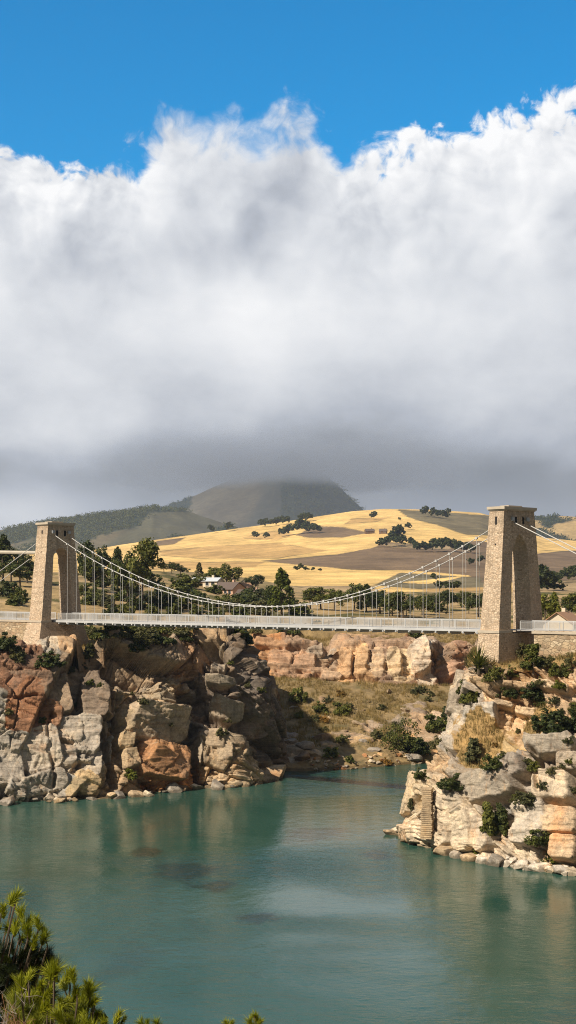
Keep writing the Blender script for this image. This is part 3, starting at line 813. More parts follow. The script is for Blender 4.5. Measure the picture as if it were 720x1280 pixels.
# left cliff -------------------------------------------------------
Lc = [-150, -80, -10, 50, 100, 150, 200, 240, 290, 322, 339, 346, 348, 346]
Ld = [167, 169, 171.5, 173.5, 174.6, 177, 180.5, 185, 186, 191, 196, 204, 216, 236]
crest = [16.5, 16.8, 17, 17.2, 17.6, 18.2, 18.8, 19.4, 19.4, 16, 11.5, 9, 8, 9]
rowsL = []
def zrow(zs, off, rk, shift=None):
    out = []
    for i, (px, d) in enumerate(zip(Lc, Ld)):
        z = zs[i] if isinstance(zs, (list, tuple)) else zs
        dd = d + (off[i] if isinstance(off, (list, tuple)) else off)
        out.append((px + (0 if shift is None else shift[i]), HOR + F * (EYE - z) / dd, dd, rk))
    return out
gz = lambda off, ends: [float(ground_z(np.array([px * 1.0]), np.array([d + off * 1.0]))[0]) - .25 for px, d in zip(Lc, Ld)][:9] + ends
edge = [9, 9, 9, 9, 9.5, 10, 11, 11, 9, 7, 5, 4, 3, 3]
sh = [0, 0, 0, 0, 0, 0, 0, 0, 0, -3, -8, -10, -12, -14]
rowsL = [zrow(gz(42, [17, 13, 11, 10, 9]), 42, 0, [0] * 9 + [-35, -55, -66, -72, -78]), zrow(gz(24, [17, 12.5, 10, 9, 8]), 24, 0.0, [0] * 9 + [-20, -34, -42, -46, -48]), zrow([c - .1 + .03 * k for k, c in enumerate(crest)], [e + 5 for e in edge], .05, sh), zrow(crest, edge, .62, sh), zrow([c - 1.6 for c in crest], [e - 1.6 for e in edge], .95, sh),
         zrow([c * .70 for c in crest], [e * .52 for e in edge], 1, [s * .6 for s in sh]), zrow([c * .42 for c in crest], [e * .33 for e in edge], 1, [s * .3 for s in sh]), zrow(3.0, 1.0, 1), zrow(0, 0, 1), zrow(-3.3, -2.0, 1)]
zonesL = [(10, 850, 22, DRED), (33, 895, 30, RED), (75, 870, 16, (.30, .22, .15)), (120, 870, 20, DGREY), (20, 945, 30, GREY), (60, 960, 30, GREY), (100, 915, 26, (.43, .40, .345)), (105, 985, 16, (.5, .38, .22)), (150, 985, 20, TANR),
          (160, 920, 14, TANR), (198, 905, 32, (.42, .33, .22)), (200, 950, 20, ORG), (212, 962, 10, GREY), (240, 825, 14, (.40, .25, .15)), (262, 797, 14, TANR), (300, 850, 40, (.155, .13, .11)), (270, 900, 30, (.26, .23, .2)), (275, 935, 24, (.38, .31, .22)), (330, 930, 30, (.16, .135, .11)),  # darkest tones carry the rock head's shade in the rock colour
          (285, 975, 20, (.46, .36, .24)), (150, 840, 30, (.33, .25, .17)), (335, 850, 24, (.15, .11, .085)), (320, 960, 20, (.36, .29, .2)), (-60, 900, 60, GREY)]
heroL = [(12, 941, 17, 36, 4, 1.6, .3, .1, (.42, .40, .36), 0), (50, 938, 25, 25, -12, 1.9, .4, -.2, (.47, .44, .385), .6), (53, 981, 29, 14, -14, 2.2, .2, -.5, (.40, .38, .34), .5), (85, 912, 16, 15, 0, 1.5, .3, .2, (.42, .39, .34), 1), (108, 918, 15, 23, 9, 2.0, .6, .2, (.46, .43, .38), .4),
         (83, 947, 12, 14, -6, 1.6, .3, 0, (.38, .36, .32), 1), (112, 956, 12, 15, 6, 1.5, .5, .3, (.44, .41, .36), .3), (106, 982, 16, 13, 28, 2.0, .2, -.4, (.52, .40, .23), 0), (75, 868, 13, 22, -8, 1.3, .5, 0, (.33, .25, .18), .4), (33, 896, 38, 20, 1, 1.5, .2, .3, (.30, .125, .05), 1.6),
         (28, 858, 34, 11, 3, 1.9, .3, -.3, (.19, .12, .085), 1.4), (120, 868, 15, 27, 2, 1.4, .7, .4, (.17, .135, .11), .4), (140, 875, 8, 18, -6, 1.5, .3, .2, (.42, .32, .21), 0), (198, 903, 36, 21, 10, 2.3, .2, -1.2, (.47, .39, .29), .5), (200, 951, 25, 24, 18, 2.0, .7, .8, (.46, .23, .10), .3), (212, 962, 12, 16, 15, 2.3, .4, .3, (.32, .31, .28), 0),
         (159, 900, 8, 12, 0, 1.6, .2, .1, (.44, .35, .22), 0), (157, 925, 10, 10, 8, 1.7, .2, -.1, (.41, .32, .2), 0), (162, 948, 9, 12, -5, 1.7, .2, .1, (.46, .36, .23), 0), (241, 823, 12, 14, 6, 1.0, .9, .3, (.42, .26, .15), .2), (275, 833, 11, 7, 15, 2.4, .3, -.5, (.37, .33, .27), 0), (274, 854, 18, 8, 4, 2.8, .2, -.7, (.38, .34, .27), 0),
         (279, 887, 19, 13, 28, 2.6, .2, -.8, (.36, .31, .24), .3), (268, 925, 14, 14, 5, 2.2, .5, .1, (.41, .33, .235), 0), (280, 943, 11, 13, -8, 2.4, .5, .2, (.40, .33, .24), 0), (244, 942, 8, 16, 6, 1.7, .4, .1, (.38, .33, .26), 0), (258, 796, 15, 6, 5, 1.6, .1, -.3, (.43, .31, .19), .4), (316, 836, 6, 9, 0, 1.6, .3, -.2, (.35, .3, .25), 0), (332, 873, 8, 13, -12, 1.7, .2, -.3, (.42, .32, .22), 0),
         (318, 905, 12, 18, 10, 1.2, .6, .2, (.24, .2, .165), 0), (-40, 930, 28, 34, 5, 1.8, .2, .2, (.32, .3, .27), .3)]
gulL = [(133, 840, 150, 905, 5, 3.0), (128, 905, 140, 985, 5, 2.6), (108, 812, 180, 850, 9, 2.6), (232, 880, 240, 985, 5, 2.8), (262, 810, 300, 860, 9, 2.4), (232, 850, 262, 905, 6, 2.0), (300, 880, 318, 955, 9, 2.2), (335, 820, 345, 880, 8, 1.8), (0, 878, 60, 877, 2, .8), (60, 895, 66, 985, 2, 1.2)]
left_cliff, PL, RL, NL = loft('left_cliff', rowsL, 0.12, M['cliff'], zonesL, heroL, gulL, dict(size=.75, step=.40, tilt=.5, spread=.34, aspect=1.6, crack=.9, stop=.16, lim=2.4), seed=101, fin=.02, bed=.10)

# far bank of the cove: gravel shore, dry slope and the peach rock band -------------
rowsS = [[(p, 874, d, 0) for p, d in zip((255, 300, 345, 395, 445, 500, 545, 590, 640), (258, 256, 254, 252, 250, 249, 249, 250, 252))],
         [(p, y, d, 0) for p, y, d in zip((255, 300, 345, 395, 445, 500, 545, 590, 640), (846, 846, 847, 850, 853, 855, 858, 860, 862), (248, 246, 244, 242, 241, 240, 240, 241, 243))],
         [(p, y, d, k) for p, y, d, k in zip((255, 300, 345, 395, 445, 500, 545, 590, 640), (871, 872, 874, 876, 880, 884, 886, 888, 890), (235, 234, 233, 232, 231, 231, 231, 232, 234), (.1, .1, .2, .3, .1, .35, .4, .4, .4))],
         [(p, y, d, k) for p, y, d, k in zip((255, 300, 345, 395, 445, 500, 545, 590, 640), (901, 902, 904, 906, 908, 908, 908, 908, 908), (224, 222, 221, 221, 221, 221, 221, 222, 224), (.2, .2, .35, .15, .35, .5, .5, .5, .5))],
         [(p, y, d, k) for p, y, d, k in zip((255, 300, 345, 395, 445, 500, 545, 590, 640), (932, 934, 936, 936, 934, 932, 930, 930, 930), (212, 209, 207, 208, 209.5, 211, 212, 213, 214), (.5, .6, .6, .45, .4, .35, .4, .4, .4))],
         [(*foot(p, d), .3) for p, d in zip((255, 300, 345, 395, 445, 500, 545, 590, 640), (206, 202, 199, 200, 203, 207, 209, 210, 212))],
         [(p, 995, d, .3) for p, d in zip((255, 300, 345, 395, 445, 500, 545, 590, 640), (202, 198, 195, 196, 199, 203, 205, 206, 208))]]
zonesS = [(360, 940, 30, (.36, .29, .21)), (430, 905, 40, (.30, .22, .15)), (480, 880, 40, (.27, .23, .19)), (540, 890, 40, (.34, .25, .17)), (440, 945, 40, (.5, .36, .21)), (500, 950, 50, (.52, .34, .18)), (345, 880, 30, (.3, .24, .18))]
heroS = [(500, 882, 40, 9, 10, 1.4, .2, -.5, (.25, .21, .18), .6), (430, 900, 30, 6, 14, .8, .2, -.4, (.30, .25, .2), .5), (548, 897, 10, 13, 0, 1.0, .2, .1, (.55, .44, .33), .2), (365, 925, 16, 9, 10, 1.0, .3, -.4, (.3, .27, .24), .3), (382, 932, 12, 9, -14, 1.2, .3, -.5, (.36, .34, .31), 0)]
cove_slope, PS, RS, NS = loft('cove_slope', rowsS, 0.2, M['slope'], zonesS, heroS, [], dict(size=1.1, step=.2, tilt=.25, bed=.12, aspect=2.6, lim=.7), seed=201, fin=.14, bed=.2)
bx_ = (296, 330, 370, 405, 440, 480, 520, 550, 575, 600, 640)
rowsB = [[(p, HOR + F * (EYE - 18.2) / 272, 272, 0) for p in bx_], [(p, y, 258, .05) for p, y in zip(bx_, (786, 786, 787, 789, 787, 786, 786, 787, 788, 790, 790))],
         [(p, y, 249, .55) for p, y in zip(bx_, (797, 797, 800, 806, 800, 802, 804, 806, 805, 806, 806))], [(p, y, d, 1) for p, y, d in zip(bx_, (806, 805, 808, 812, 807, 808, 809, 811, 812, 812, 812), (246.5, 246.5, 246, 246, 245.5, 245.5, 245.5, 246, 249, 249, 249))],
         [(p, y, d, 1) for p, y, d in zip(bx_, (832, 832, 834, 838, 832, 832, 832, 834, 836, 836, 836), (245, 244.5, 244, 244, 243.5, 243.5, 243.5, 244, 247, 247, 247))],
         [(p, 852, d, .9) for p, d in zip(bx_, (243, 243, 242.5, 242, 242, 242, 242, 242, 245, 245, 245))], [(p, 872, 240, .8) for p in bx_]]
zonesB = [(330, 815, 20, (.46, .26, .13)), (365, 822, 22, (.42, .27, .18)), (400, 815, 16, (.34, .28, .22)), (410, 835, 14, (.44, .32, .22)), (445, 825, 20, (.58, .38, .21)), (470, 825, 14, (.55, .42, .29)), (495, 822, 16, (.62, .50, .33)), (528, 822, 15, (.60, .53, .44)), (550, 820, 12, (.2, .14, .1)), (575, 830, 18, (.36, .22, .15)), (480, 803, 26, (.30, .2, .14)), (600, 830, 20, (.34, .25, .18))]
heroB = [(432 + 20 * k, 829, 9, 19, 1, .7 + .3 * (k % 2), .25, .1, c, 0) for k, c in enumerate([(.56, .36, .2), (.6, .40, .22), (.56, .42, .28), (.64, .5, .32)])] + [(450, 804, 110, 4, 0, 1.5, .1, -.3, (.34, .24, .17), .6), (360, 836, 60, 4, 4, 1.3, .1, -.3, (.40, .27, .18), .5), (525, 823, 13, 18, -14, 2.0, .6, .1, (.62, .55, .45), 0), (350, 824, 16, 12, 8, 1.0, .3, 0, (.45, .28, .18), .3), (380, 830, 14, 11, 10, 1.0, .3, 0, (.44, .29, .2), .3), (395, 818, 11, 7, -14, 1.6, .2, -.5, (.33, .29, .24), 0), (340, 805, 26, 5, 3, 1.3, .1, -.2, (.42, .24, .13), 1), (416, 846, 14, 5, 4, 1.2, .2, -.4, (.46, .34, .24), .6)]
gulB = [(552, 812, 556, 850, 6, 3), (408, 808, 428, 825, 4, 1.6), (560, 845, 575, 856, 5, 2)]
rock_band, PB, RB, NB = loft('rock_band', rowsB, 0.2, M['slope'], zonesB, heroB, gulB, dict(size=.6, step=.3, tilt=.3, spread=.06, aspect=2.6, lim=1.0, crack=.6, stop=.12), seed=301, strata=.5)

# right headland ---------------------------------------------------
def hcol(back, cr, ut, ub, lt, md, ft):
    d0 = ft[1]
    return [(back[0], back[1], back[2], .0), (cr[0], cr[1], cr[2], .35), (ut[0], ut[1], ut[2], .8), (ub[0], ub[1], ub[2], .62), (lt[0], lt[1], lt[2], .7), (md[0], md[1], md[2], 1), (*foot(*ft), 1), (ft[0], HOR + F * 29.3 / (d0 - 1.5), d0 - 1.5, 1)]
hc = [hcol((612, 812, 190), (606, 840, 184), (604, 860, 183), (598, 905, 182), (580, 940, 178), (575, 960, 177), (570, 176)),
      hcol((603, 812, 176), (594, 836, 168), (590, 852, 167), (582, 905, 166), (540, 962, 163), (536, 985, 162), (532, 161.5)),
      hcol((592, 814, 167), (581, 832, 158), (576, 846, 157), (562, 905, 155), (514, 966, 152), (506, 1002, 150), (503, 149)),
      hcol((602, 813, 163), (596, 827, 147.6), (592, 845, 146.4), (580, 908, 145.6), (534, 968, 145.5), (528, 1012, 144), (524, 143.2)),
      hcol((625, 812, 160), (618, 826, 145.2), (616, 845, 144.2), (606, 914, 142.6), (568, 974, 141.5), (562, 1018, 140.2), (558, 139.3)),
      hcol((655, 811, 160), (648, 828, 144.8), (648, 848, 143.6), (640, 908, 142), (612, 962, 139), (608, 1016, 136.8), (604, 135.2)),
      hcol((690, 806, 156), (686, 824, 144), (688, 843, 142.5), (685, 899, 140), (668, 924, 136.5), (662, 1002, 134), (656, 131.8)),
      hcol((740, 801, 152), (735, 815, 142), (735, 834, 140.5), (735, 894, 138), (735, 914, 134.5), (735, 1002, 131), (735, 128.6)),
      hcol((830, 797, 150), (830, 808, 140), (830, 830, 138), (830, 890, 136), (830, 915, 132), (830, 1002, 128), (830, 125.6)),
      hcol((1010, 794, 150), (1010, 806, 139), (1010, 830, 136), (1010, 890, 133), (1010, 918, 129), (1010, 1002, 124), (1010, 121.6)),
      hcol((1260, 790, 150), (1260, 800, 139), (1260, 826, 135), (1260, 890, 131), (1260, 920, 126), (1260, 1002, 120), (1260, 117))]
rowsH = [[c[r] for c in hc] for r in range(8)]
for c_i in (4, 5): rowsH[4][c_i] = (*rowsH[4][c_i][:3], .45); rowsH[3][c_i] = (*rowsH[3][c_i][:3], .35)
rowsH[3][6] = (*rowsH[3][6][:3], .3); rowsH[3][3] = (*rowsH[3][3][:3], .4)
SOILR = (.50, .34, .19)
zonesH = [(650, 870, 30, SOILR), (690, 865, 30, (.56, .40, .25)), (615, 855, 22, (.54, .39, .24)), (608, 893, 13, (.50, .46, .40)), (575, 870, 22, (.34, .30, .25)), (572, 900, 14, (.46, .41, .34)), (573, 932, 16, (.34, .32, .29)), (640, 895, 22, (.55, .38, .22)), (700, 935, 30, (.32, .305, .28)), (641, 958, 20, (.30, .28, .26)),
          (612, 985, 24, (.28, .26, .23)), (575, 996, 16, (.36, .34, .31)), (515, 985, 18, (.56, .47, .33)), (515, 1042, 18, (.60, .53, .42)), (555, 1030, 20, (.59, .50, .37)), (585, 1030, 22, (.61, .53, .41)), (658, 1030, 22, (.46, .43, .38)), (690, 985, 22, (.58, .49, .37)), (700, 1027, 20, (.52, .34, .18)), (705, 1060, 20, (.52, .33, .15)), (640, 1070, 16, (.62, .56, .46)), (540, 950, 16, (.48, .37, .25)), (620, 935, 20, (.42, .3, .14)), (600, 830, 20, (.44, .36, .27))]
heroH = [(515, 992, 10, 30, 2, 1.0, .4, .2, (.57, .47, .32), 0), (516, 1043, 14, 14, 0, 1.5, .3, -.3, (.58, .49, .36), 0), (557, 1020, 12, 40, 1, 1.2, .3, .1, (.61, .53, .41), 0), (580, 1028, 14, 36, -5, 1.3, .4, .1, (.59, .51, .39), 0), (600, 1035, 11, 28, -8, 1.0, .3, .1, (.58, .51, .41), 0), (612, 983, 32, 17, -13, 1.9, .3, -.5, (.29, .27, .235), .4), (574, 1000, 13, 20, -16, 1.5, .5, .1, (.34, .315, .27), .3),
         (658, 1026, 24, 26, 3, 1.2, .4, .1, (.48, .45, .40), 1.2), (692, 983, 26, 20, 3, 1.7, .3, 0, (.60, .51, .39), .3), (700, 1026, 24, 17, 2, 1.6, .3, .1, (.54, .42, .29), .5), (706, 1060, 18, 16, 3, 1.7, .3, 0, (.53, .40, .27), .3), (641, 959, 16, 14, -10, 1.5, .4, -.2, (.29, .27, .25), 0), (690, 932, 30, 12, -6, 1.6, .2, -.4, (.29, .27, .235), .5), (715, 952, 20, 12, 4, 1.7, .2, -.3, (.40, .34, .27), .3),
         (608, 893, 13, 16, -3, 1.7, .5, .1, (.52, .49, .44), .3), (574, 868, 11, 34, 6, 1.3, .5, .2, (.34, .31, .26), 0), (570, 912, 10, 22, 10, 1.0, .5, .2, (.50, .45, .38), 0), (574, 932, 14, 11, -6, 1.8, .3, -.2, (.34, .33, .31), 0), (640, 858, 30, 6, 6, 1.2, .2, -.3, (.58, .41, .25), .8), (612, 852, 20, 5, 4, 1.2, .2, -.3, (.56, .41, .26), .8), (688, 858, 26, 6, 8, 1.3, .2, -.3, (.54, .42, .29), .8), (665, 888, 22, 6, 4, 1.0, .2, -.2, (.60, .45, .29), .8), (629, 880, 16, 5, 12, .9, .2, -.2, (.54, .42, .29), .6)]
gulH = [(590, 925, 600, 960, 3, 1.0), (668, 940, 676, 1000, 3, 1.4), (568, 975, 590, 1000, 2, 1.0), (590, 1003, 604, 1018, 2, 1.1), (628, 1000, 638, 1040, 5, 1.0), (640, 875, 655, 882, 2, .8), (690, 846, 705, 862, 3, 1.2), (538, 970, 543, 1045, 3, .9)]
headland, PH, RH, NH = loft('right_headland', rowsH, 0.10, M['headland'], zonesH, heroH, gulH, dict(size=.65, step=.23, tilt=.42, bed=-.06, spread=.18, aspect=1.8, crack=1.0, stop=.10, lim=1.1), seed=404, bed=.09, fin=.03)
# ------------------------------------------------------------------ suspension bridge
BL, BR, ZD = np.array([-30.3, 189.5]), np.array([23.26, 149.5]), 21.3
ax2 = (BR - BL) / np.linalg.norm(BR - BL); SPAN = np.linalg.norm(BR - BL)
AX = np.array([ax2[0], ax2[1], 0.0]); NX = np.array([ax2[1], -ax2[0], 0.0]); ZX = np.array([0, 0, 1.0])   # along, towards the viewer's bank, up
bridge = empty('suspension_bridge', (BL[0], BL[1], 0))
tag(bridge, 'white pedestrian suspension bridge hung between two stone towers over the gorge', 'bridge')
OFF = np.array([BL[0], BL[1], 0.0])


def bp(s, n, z):
    """point s metres along from the far tower, n towards the viewer, at height z, in the bridge's own frame"""
    return AX * s + NX * n + ZX * z


def tower(s0, la0, la1, ln0, ln1, ztop, zped, rot, ow0, ow1, zspring, zapex, pla, pln, pointed):
    """s0 along; la/ln plan sizes at deck and at the top; opening widths at deck and springing"""
    base = empty('stone_tower'); base.parent = bridge
    base.location = tuple(AX * s0); base.rotation_euler = (0, 0, math.atan2(ax2[1], ax2[0]) + rot)
    zb = ZD - 0.15
    def hl(z): return 0.5 * (la0 + (la1 - la0) * (z - zb) / (ztop - zb))
    def hn(z): return 0.5 * (ln0 + (ln1 - ln0) * (z - zb) / (ztop - zb))
    # U-shaped elevation, y = across, with an arched opening
    arch = [(-ow0 / 2, zb), (-ow1 / 2, zspring)]
    for k in range(1, 8):
        a = math.pi * k / 8
        x = -math.cos(a) * ow1 / 2
        zz = zspring + (zapex - zspring) * ((math.sin(a)) if not pointed else (1 - abs(x / (ow1 / 2)) ** 1.5))
        arch.append((x, zz))
    arch += [(ow1 / 2, zspring), (ow0 / 2, zb)]
    rr = random.Random(int(s0) + 3); zs_ = np.linspace(zb, ztop, 34)
    outer = [(-hn(z) - rr.uniform(-.02, .035), z) for z in zs_] + [(hn(z) + rr.uniform(-.02, .035), z) for z in zs_[::-1]]
    poly = outer + arch[::-1]
    bm = bmesh.new()
    fr = [bm.verts.new((hl(z), y, z)) for y, z in poly]; bk = [bm.verts.new((-hl(z), y, z)) for y, z in poly]
    f1 = bm.faces.new(fr); f2 = bm.faces.new(bk[::-1])
    for i in range(len(poly)):
        j = (i + 1) % len(poly); bm.faces.new((fr[j], fr[i], bk[i], bk[j]))
    bmesh.ops.triangulate(bm, faces=[f1, f2]); bmesh.ops.recalc_face_normals(bm, faces=bm.faces)
    me = bpy.data.meshes.new('shaft'); bm.to_mesh(me); bm.free()
    sh_ = link('shaft', me, base, M['stone'])
    c = MB(); c.box((0, 0, ztop + .16), (hl(ztop) + .2, hn(ztop) + .22, .14)); c.box((0, 0, ztop - .0), (hl(ztop) + .1, hn(ztop) + .1, .10)); c.box((.1, -.3, ztop + .37), (hl(ztop) * .6, hn(ztop) * .45, .075)); c.build('cap_stone', M['cut_stone'], base)
    l = MB(); 
    for sg in (-1, 1):
        y0, y1 = ow0 / 2 - .02, hn(zb) + .2
        l.box((0, sg * (y0 + y1) / 2, zb - .02), (hl(zb) + .17, (y1 - y0) / 2, .13))
    l.build('string_course', M['cut_stone'], base)
    # battered pedestal
    p = MB(); a0, n0, a1, n1 = pla / 2, pln / 2, hl(zb) + .12, hn(zb) + .12
    z0, z1 = zped - 3, zb - .152
    k = (z1 - zped) / max(z1 - zped, .1)
    ex = (a0 - a1) * 3 / max(z1 - zped, .1); ey = (n0 - n1) * 3 / max(z1 - zped, .1)
    p.add([(sx * (a0 + ex), sy * (n0 + ey), z0) for sx, sy in ((-1, -1), (1, -1), (1, 1), (-1, 1))] + [(sx * a1, sy * n1, z1) for sx, sy in ((-1, -1), (1, -1), (1, 1), (-1, 1))],
          [(3, 2, 1, 0), (4, 5, 6, 7), (0, 1, 5, 4), (1, 2, 6, 5), (2, 3, 7, 6), (3, 0, 4, 7)])
    p.build('pedestal', M['stone'], base)
    # slit openings high in the faces: solid dark boxes, the shade inside painted as colour
    zs = ztop - 1.15
    def slit(c, axis, wd, hg):
        s_ = MB()
        d = hl(c[2]) if axis == 0 else hn(c[2])
        if axis == 0:
            for sg in (-1,): s_.box((d - .10, c[1], c[2]), (.13, wd, hg))
        else:
            s_.box((c[0], -d + .10, c[2]), (wd, .13, hg))
        s_.build('slit_window', M['dark'], base)
    slit((0, 0, zs), 1, .13, .42); slit((0, -.62, zs + .05), 0, .16, .36); slit((0, .62, zs + .05), 0, .16, .36)
    slit((.1, 0, ztop - 3.6), 1, .09, .09)
    # iron tie across the opening and the saddles that carry the cables
    sd = MB()
    for sg in (-1, 1): sd.box((0, sg * 1.25, ztop - .95), (hl(ztop) + .22, .2, .2))
    sd.build('cable_saddle', M['grey_steel'], base)
    return base


TW = R(-10)
tower(-.4, 2.95, 2.45, 6.3, 3.95, 33.75, 17.6, TW, 3.5, 2.5, 29.3, 30.75, 4.2, 8.2, False)
tower(SPAN, 2.45, 1.9, 7.4, 5.0, 33.65, 17.9, TW, 3.6, 2.6, 29.4, 31.2, 3.0, 8.3, True)
bw = 1.22                                        # half the distance between the cable planes
# deck from beyond the far tower to the end of the near approach
S0, S1 = -20.0, SPAN + 24.0
dk = MB(); dk.box(bp((S0 + S1) / 2, 0, ZD - .04), ((S1 - S0) / 2, bw - .04, .04), (AX, NX, ZX)); dk.build('deck', M['deck'], bridge)
for sg in (-1, 1):
    g = MB(); g.box(bp(SPAN / 2, sg * (bw + .03), ZD - .15), (SPAN / 2 - .6, .06, .13), (AX, NX, ZX)); g.box(bp(SPAN / 2, sg * (bw - .12), ZD - .30), (SPAN / 2 - .6, .12, .018), (AX, NX, ZX)); g.build('edge_girder', M['white'], bridge)
# railings
def railing(sa, sb, n, parent, post=1.55):
    r = MB(); N_ = int((sb - sa) / post)
    for k in range(N_ + 1):
        s = sa + (sb - sa) * k / N_
        r.box(bp(s, n, ZD + .45), (.035, .035, .45), (AX, NX, ZX))
    for z, h_ in ((.91, .028), (.78, .014), (.10, .022)):
        r.box(bp((sa + sb) / 2, n, ZD + z), ((sb - sa) / 2, .03, h_), (AX, NX, ZX))
    o = r.build('railing', M['white'], parent)
    m = MB(); s = sa + .06
    while s < sb:
        m.box(bp(s, n, ZD + .44), (.011, .008, .33), (AX, NX, ZX)); s += .085
    m.build('mesh_panel', M['steel'], o)
for sg in (-1, 1):
    railing(1.3, SPAN - 1.3, sg * (bw - .03), bridge)
    railing(S0, -1.6, sg * (bw + (.0)), bridge); railing(SPAN + 1.6, S1, sg * bw, bridge)
# main cables, hangers, floor beams
ZT, ZM, SM = 32.75, 23.35, SPAN * .52
def cz(s):
    return ZM + (ZT - ZM) * (((s - SM) / SM) ** 2 if s < SM else ((s - SM) / (SPAN - SM)) ** 2)
for sg in (-1, 1):
    c = MB(); c.tube([bp(s, sg * bw, cz(s)) for s in np.linspace(0, SPAN, 61)], .048, 8); cab = c.build('main_cable', M['steel'], bridge, True)
    bk = MB(); bk.tube([bp(0, sg * bw, ZT), bp(-24, sg * bw, 20.5)], .048, 8); bk.build('backstay_cable', M['steel'], bridge, True)
    bk = MB(); bk.tube([bp(SPAN, sg * bw, ZT), bp(SPAN + 24, sg * bw, 21.3)], .048, 8); bk.build('backstay_cable', M['steel'], bridge, True)
NH_ = 41
hm = {}
for sg in (-1, 1):
    for k in range(1, NH_):
        s = SPAN * k / NH_ + (0.35 if sg < 0 else -0.25)
        if s < 2.2 or s > SPAN - 2.2: continue
        h_ = MB(); z1 = cz(s)
        h_.tube([bp(s, sg * bw, ZD - .30), bp(s, sg * bw, z1)], .026, 5)
        h_.box(bp(s, sg * bw, z1), (.11, .12, .12), (AX, NX, ZX)); h_.box(bp(s, sg * bw, ZD - .36), (.10, .10, .08), (AX, NX, ZX))
        h_.build('hanger', M['steel'], bridge)
fb = MB(); fb.box((0, 0, 0), (.09, bw + .22, .09), (AX, NX, ZX)); fb.box((0, 0, -.16), (.05, bw - .3, .07), (AX, NX, ZX))
fb0 = fb.build('floor_beam', M['grey_steel'], bridge); first = True
for k in range(1, 40):
    o = fb0 if first else fb0.copy()
    if not first: COL.objects.link(o); o.parent = bridge
    first = False
    o.location = tuple(bp(SPAN * k / 40, 0, ZD - .41))
# long strut behind the far tower
st = MB(); st.tube([bp(-1.0, -.2, 30.1), bp(-14, -1.0, 30.4)], .24, 8); st.tube([bp(-13.8, -1.0, 30.2), bp(-13.8, -1.0, 19)], .3, 8); st.build('strut_beam', M['concrete'], bridge)
# the bridge is anchored on OFF
# masonry approach wall on the near side
wall = empty('approach_wall', tuple(OFF + bp(SPAN + 4, 0, 18))); tag(wall, 'rubble stone approach wall carrying the walkway beyond the pointed arch tower', 'wall')
wloc = OFF + bp(SPAN + 4, 0, 18)
w_ = MB(); w_.box(bp(11.9, 0, -1.3), (10.9, bw + .12, 4.55), (AX, NX, ZX)); ws = w_.build('wall', M['wall_stone'], wall)
w_ = MB(); w_.box(bp(11.9, 0, ZD - 18 - .22), (11.1, bw + .25, .125), (AX, NX, ZX)); w_.build('coping', M['cut_stone'], wall)
wall.location = tuple(OFF + bp(SPAN + 2.2 , 0, 18) - AX * 0)
wall2 = empty('abutment_wall', tuple(OFF + bp(-11.5, 0, 18))); tag(wall2, 'low masonry wall under the walkway on the landward side of the round arch tower', 'wall')
w_ = MB(); w_.box((0, 0, -.2), (9.4, bw + .12, 3.4), (AX, NX, ZX)); w_.build('wall', M['wall_stone'], wall2)
w_ = MB(); w_.box((0, 0, ZD - 18 - .22), (9.6, bw + .22, .125), (AX, NX, ZX)); w_.build('coping', M['cut_stone'], wall2)

# ------------------------------------------------------------------ plants
def leaf_cloud(r, centres, radii, per, size, aspect=0.55, droop=0.0):
    """Leaf-sized quads in clumps: centres (n,3), radii (n,), -> verts, faces"""
    n = len(centres)
    c = np.repeat(centres, per, 0); rad = np.repeat(radii, per)
    d = r.normal(size=(n * per, 3)); d /= np.linalg.norm(d, axis=1, keepdims=True)
    p = c + d * (rad * r.uniform(.25, 1.0, n * per) ** .6)[:, None]
    nrm = d + r.normal(0, .6, d.shape) + np.array([0, 0, .5]); nrm /= np.linalg.norm(nrm, axis=1, keepdims=True)
    t_ = np.cross(nrm, r.normal(size=d.shape)); t_ /= np.linalg.norm(t_, axis=1, keepdims=True) + 1e-9
    b_ = np.cross(nrm, t_); s = (size * r.uniform(.6, 1.35, n * per))[:, None]
    t_ = t_ * s; b_ = b_ * s * aspect
    V = np.stack([p - t_, p + b_ * 1.0 - t_ * .1, p + t_, p - b_], 1).reshape(-1, 3)
    return V, np.arange(len(V)).reshape(-1, 4)


